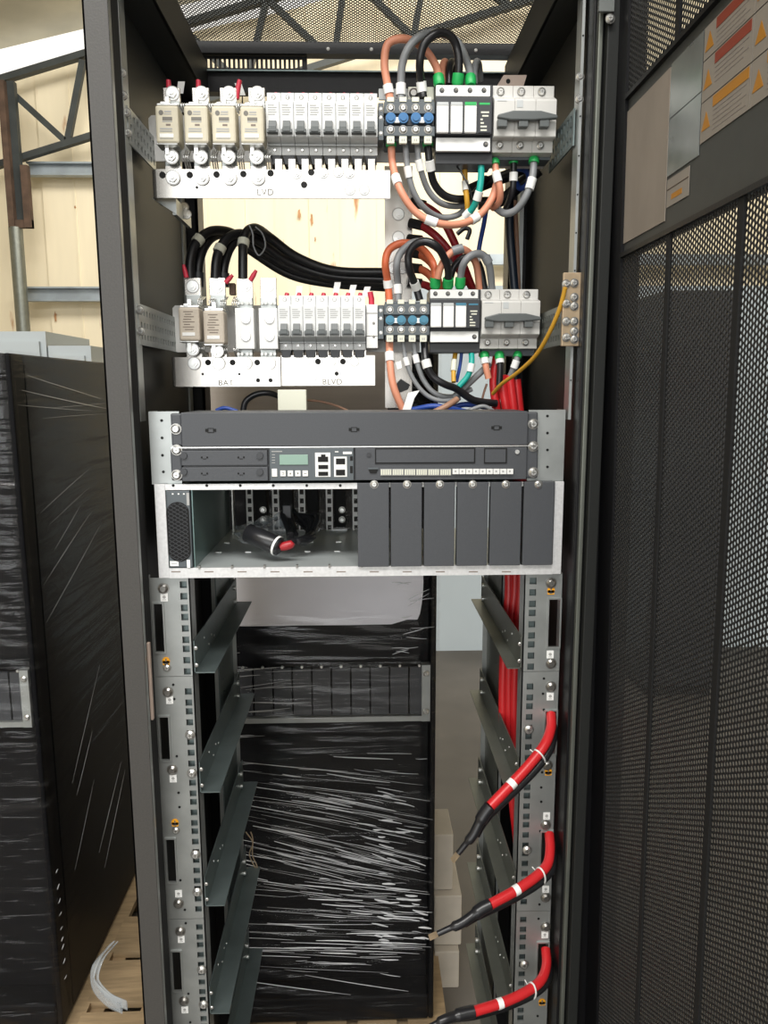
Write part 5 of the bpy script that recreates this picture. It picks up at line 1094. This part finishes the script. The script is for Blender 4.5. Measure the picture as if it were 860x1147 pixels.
cable('earth_wire', 'yellow earth wire from the brass bar to the red bundle', [(633, 322, .960), (627, 345, .97), (615, 373, .99), (600, 398, 1.02), (580, 417, 1.06), (562, 430, 1.10), (552, 441, 1.13)], .0028, 'cable_yellow', 'cable')
for k, (pts, m, lab) in enumerate((([(462, 459, 1.14), (485, 455, 1.13), (505, 458, 1.13), (525, 462, 1.14)], 'cable_blue', 'blue wires lying on the panel top, left of the red bundle'), ([(500, 460, 1.15), (520, 453, 1.15), (545, 456, 1.15)], 'cable_blue', 'second blue wire on the panel top near the red bundle'), ([(520, 462, 1.12), (540, 455, 1.12), (552, 460, 1.12)], 'cable_grey', 'grey wire on the panel top next to the blue wires'), ([(242, 460, 1.14), (252, 457, 1.14), (266, 461, 1.14)], 'cable_blue', 'short blue wire above the panel at the left'))):
    cable('signal_cable', lab, pts, .0042 if k < 2 else .0030, m, 'cable', 'wires lying on the panel top')
cable('drop_cable', 'black cable arching up behind the panel at lower left', [(272, 463, 1.15), (275, 450, 1.15), (286, 442, 1.15), (300, 440, 1.15), (314, 444, 1.16)], .0046, 'cable_black', 'cable')
cable('signal_cable', 'thin brown wire running right from the cream block', [(342, 448, 1.17), (360, 450, 1.17), (378, 455, 1.17), (395, 463, 1.17)], .0018, 'cable_brown', 'cable')
v = P(327, 459, 1.13); g = G(); pz(g, 311, 343, 436.5, 460, 1.13, .02, 'cream_tag'); tag(g.build('cream_block', None, .001, v), 'cream plastic block standing behind the panel under the busbars', 'block')
v = P(449, 438, 1.19); g = G(); a_ = [P(x_, y_, 1.19) for x_, y_ in ((441, 433), (449, 424.5), (459, 431), (457, 436), (447, 440))]; g.prism([(q.x, q.z) for q in a_], 1.188, 1.192, 'y', 'cable_black'); tag(g.build('tape_piece', None, 0, v), 'black piece of tape stuck on the tall plate', 'tape')
for (pts, lab) in (([(450, 461), (457, 440), (470, 437), (464, 446), (459, 462)], 'white paper tag beside the orange cable above the panel'), ([(443, 406), (449, 404), (450, 412), (445, 414)], 'small grey tag hanging in front of the tall plate')):
    a_ = [P(x_, y_, 1.105) for x_, y_ in pts]; g = G(); g.prism([(q.x, q.z) for q in a_], 1.105, 1.106, 'y', 'white_paper'); tag(g.build('paper_tag', None, 0, a_[0]), lab, 'tag')
# big black battery cables over the lower row
BK = 'thick black battery cables'
bc = (('leftmost black battery cable bending over to the right', [(213, 312, 1.145), (213, 294, 1.145), (217, 277, 1.15), (227, 264, 1.16), (242, 258, 1.18), (262, 262, 1.21), (290, 280, 1.24), (330, 302, 1.26), (375, 314, 1.27), (432, 318, 1.27)]),
      ('second black battery cable from left, behind the leftmost', [(222, 316, 1.16), (223, 295, 1.16), (229, 276, 1.17), (241, 264, 1.19), (258, 264, 1.22), (285, 284, 1.25), (325, 308, 1.27), (372, 318, 1.28), (432, 322, 1.28)]),
      ('third black battery cable rising from the second lug', [(241, 312, 1.145), (242, 294, 1.145), (246, 279, 1.15), (256, 266, 1.16), (272, 262, 1.18), (292, 272, 1.21), (325, 294, 1.24), (370, 309, 1.25), (432, 313, 1.25)]),
      ('fourth black battery cable behind the second lug', [(250, 316, 1.16), (251, 298, 1.16), (257, 279, 1.17), (268, 266, 1.18), (284, 263, 1.20), (306, 277, 1.23), (340, 299, 1.25), (380, 308, 1.26), (432, 309, 1.26)]),
      ('fifth black battery cable rising straight from third lug', [(272, 312, 1.145), (272, 290, 1.145), (272.5, 272, 1.15), (277, 259, 1.16), (288, 256, 1.18), (304, 267, 1.21), (333, 288, 1.23), (375, 303, 1.24), (432, 305, 1.24)]))
for k, (lab, pts) in enumerate(bc):
    cable('battery_cable', lab, pts, .0068, 'cable_black', 'cable', BK, [(.30 if k == 0 else .25, .010, 'cream_tag')] if k in (0, 2, 4) else [(.03, .02, 'dark_plastic')], n=12)
for k, (px, py) in enumerate(((208, 305), (263, 308), (284, 304), (292, 311))):
    pass
for k, (px, py, dx, dz, lab) in enumerate(((207, 303, -.002, .010, 'red cap at the far left lower lug'), (257, 312, .006, .006, 'tilted red cap between second and third lower lugs'), (284, 308, .005, .008, 'red cap right of the third lower lug'))):
    v = P(px, py, YBR + .02); g = G(); g.tube([v - Vector((dx, 0, dz)), v, v + Vector((dx, 0, dz)) * .8], [.0035, .0035, .0022], 'red_cap', 10); tag(g.build('wire_end_boot', None, 0, v), lab, 'cap', 'red caps')
cable('signal_cable', 'thin grey wire looped around the black battery cables', [(279, 252, 1.13), (283, 262, 1.13), (284, 276, 1.13), (290, 286, 1.13), (297, 276, 1.14), (294, 262, 1.15), (286, 254, 1.15)], .0011, 'cable_grey', 'cable')
# red cables dropping through the right side
for k, (pts, lab) in enumerate((([(557, 398, 1.16), (553, 425, 1.16), (556, 460, 1.16), (562, 520, 1.17), (567, 600, 1.17), (570, 660, 1.16), (565, 720, 1.15), (563, 790, 1.14), (566, 850, 1.13), (576, 900, 1.12)], 'leftmost thick red cable dropping down the right side'),
                    ([(562, 420, 1.15), (564, 440, 1.15), (568, 470, 1.15), (572, 560, 1.16), (577, 650, 1.15), (571, 720, 1.14), (570, 800, 1.13), (573, 880, 1.12), (580, 950, 1.11)], 'second thick red cable dropping down the right side'),
                    ([(570, 420, 1.15), (573, 440, 1.15), (577, 480, 1.15), (580, 560, 1.15), (583, 650, 1.14), (578, 720, 1.13), (576, 800, 1.12), (578, 880, 1.11), (583, 980, 1.10)], 'third thick red cable dropping down the right side'),
                    ([(578, 425, 1.16), (580, 445, 1.16), (583, 480, 1.16), (586, 560, 1.16), (587, 650, 1.15), (584, 740, 1.15), (581, 820, 1.14), (583, 900, 1.13)], 'rightmost thick red cable dropping down the right side'))):
    cable('red_power_cable', lab, pts, .0072, 'cable_red', 'cable', 'red cables in the right side')
# three red and black cable pairs leaving the right rail slots
pairs = (([(617, 800, .985), (617, 815, .965), (610, 834, .945), (594, 855, .93), (573, 878, .915), (549, 903, .90)], [(549, 903, .90), (543, 911, .898), (537, 921, .895), (530, 935, .89), (521, 946, .888), (513, 956, .886)], 'upper', (.52, .80)),
         ([(615, 934, .985), (616, 950, .965), (613, 968, .945), (600, 982, .93), (578, 997, .915), (549, 1013, .90)], [(549, 1013, .90), (541, 1017, .898), (531, 1024, .895), (517, 1034, .89), (503, 1040, .888), (490, 1046, .886)], 'middle', (.55, .80)),
         ([(611, 1063, .985), (612, 1080, .965), (607, 1096, .945), (594, 1108, .93), (568, 1121, .915), (531, 1133, .90)], [(531, 1133, .90), (521, 1135, .898), (510, 1138, .895), (498, 1142, .89), (488, 1147, .888), (478, 1152, .886)], 'lowest', (.62, .86)))
for red, tail, nm, (f1_, f2_) in pairs:
    w_ = [P(*p_) for p_ in red]; sp = spline(w_, 8); L = len(sp) - 1
    t = thing('battery_lead', '%s red cable with black shrink end leaving the right rail slot' % nm, 'cable', w_[0], 'red leads from the right rail')
    g = G(); g.tube(sp, .0068, 'cable_red', 12); g.build('jacket', t)
    tw = spline([P(*p_) for p_ in tail], 5); LT = len(tw)
    g = G(); g.tube(tw, [.0082 if i < LT * .35 else .0062 if i < LT * .7 else .0048 - .0012 * (i / LT) for i in range(LT)], 'cable_black', 12); g.build('shrink_end', t)
    g = G(); d = (tw[-1] - tw[-2]).normalized(); g.bar(tw[-1], tw[-1] + d * .012, .008, .003, 'brass'); g.build('lug', t)
    i = int(f2_ * L); c = sp[i]; d = (sp[i + 1] - sp[i - 1]).normalized(); g = G(); g.tube([c - d * .004, c + d * .004], .0071, W, 12); g.build('marker_sleeve', t)
    # black partner slightly below and behind

    offs = [Vector((.003, .012, -.010)), Vector((.006, .010, -.012)), Vector((.008, .008, -.012)), Vector((.008, .008, -.013)), Vector((.006, .008, -.013)), Vector((.004, .008, -.012))]
    s2 = spline([a_ + b_ for a_, b_ in zip(w_, offs)] + [P(*tail[2]) + Vector((.003, .008, -.009)), P(*tail[3]) + Vector((.004, .008, -.006))], 8)
    g = G(); g.tube(s2, .0062, 'cable_black', 12); tag(g.build('battery_lead', None, 0, w_[0] + Vector((.004, .006, -.012))), '%s black cable running under the red one from the rail slot' % nm, 'cable', 'black leads from the right rail')
    i = int(f1_ * L); c = sp[i] + Vector((.003, .004, -.006)); d = (sp[i + 1] - sp[i - 1]).normalized()
    u_ = d.orthogonal().normalized(); v_ = d.cross(u_); ring = []
    ax = Vector((.006, .008, -.0125)); ax = (ax - d * ax.dot(d)).normalized(); bx_ = d.cross(ax)
    ring = [c + ax * (.0150 * math.cos(2 * math.pi * q / 20)) + bx_ * (.0082 * math.sin(2 * math.pi * q / 20)) for q in range(21)]
    g = G(); g.tube(ring, .0013, 'white_plastic', 6); g.tube([c - bx_ * .008, c - bx_ * .016 - ax * .002], .0009, 'white_plastic', 6)
    tag(g.build('cable_tie', None, 0, c), 'white cable tie around the %s red and black pair' % nm, 'cable tie', 'white cable ties')
# small yellow-grey wire clump by the fourth left shelf
g = G(); rnd = random.Random(2)
for k in range(2):
    ps = [P(278 + rnd.uniform(-3, 3), 932, 1.33), P(283, 940 + 4 * k, 1.33), P(281 + rnd.uniform(-2, 2), 958, 1.33), P(288, 972 + 5 * k, 1.33), P(284, 985, 1.33), P(277, 972, 1.33)]
    g.tube(spline(ps, 6), .0012, 'brass', 6)
tag(g.build('wire_loop', None, 0, P(280, 985, 1.33)), 'thin twisted wire loop at the end of the fourth left shelf', 'wire')
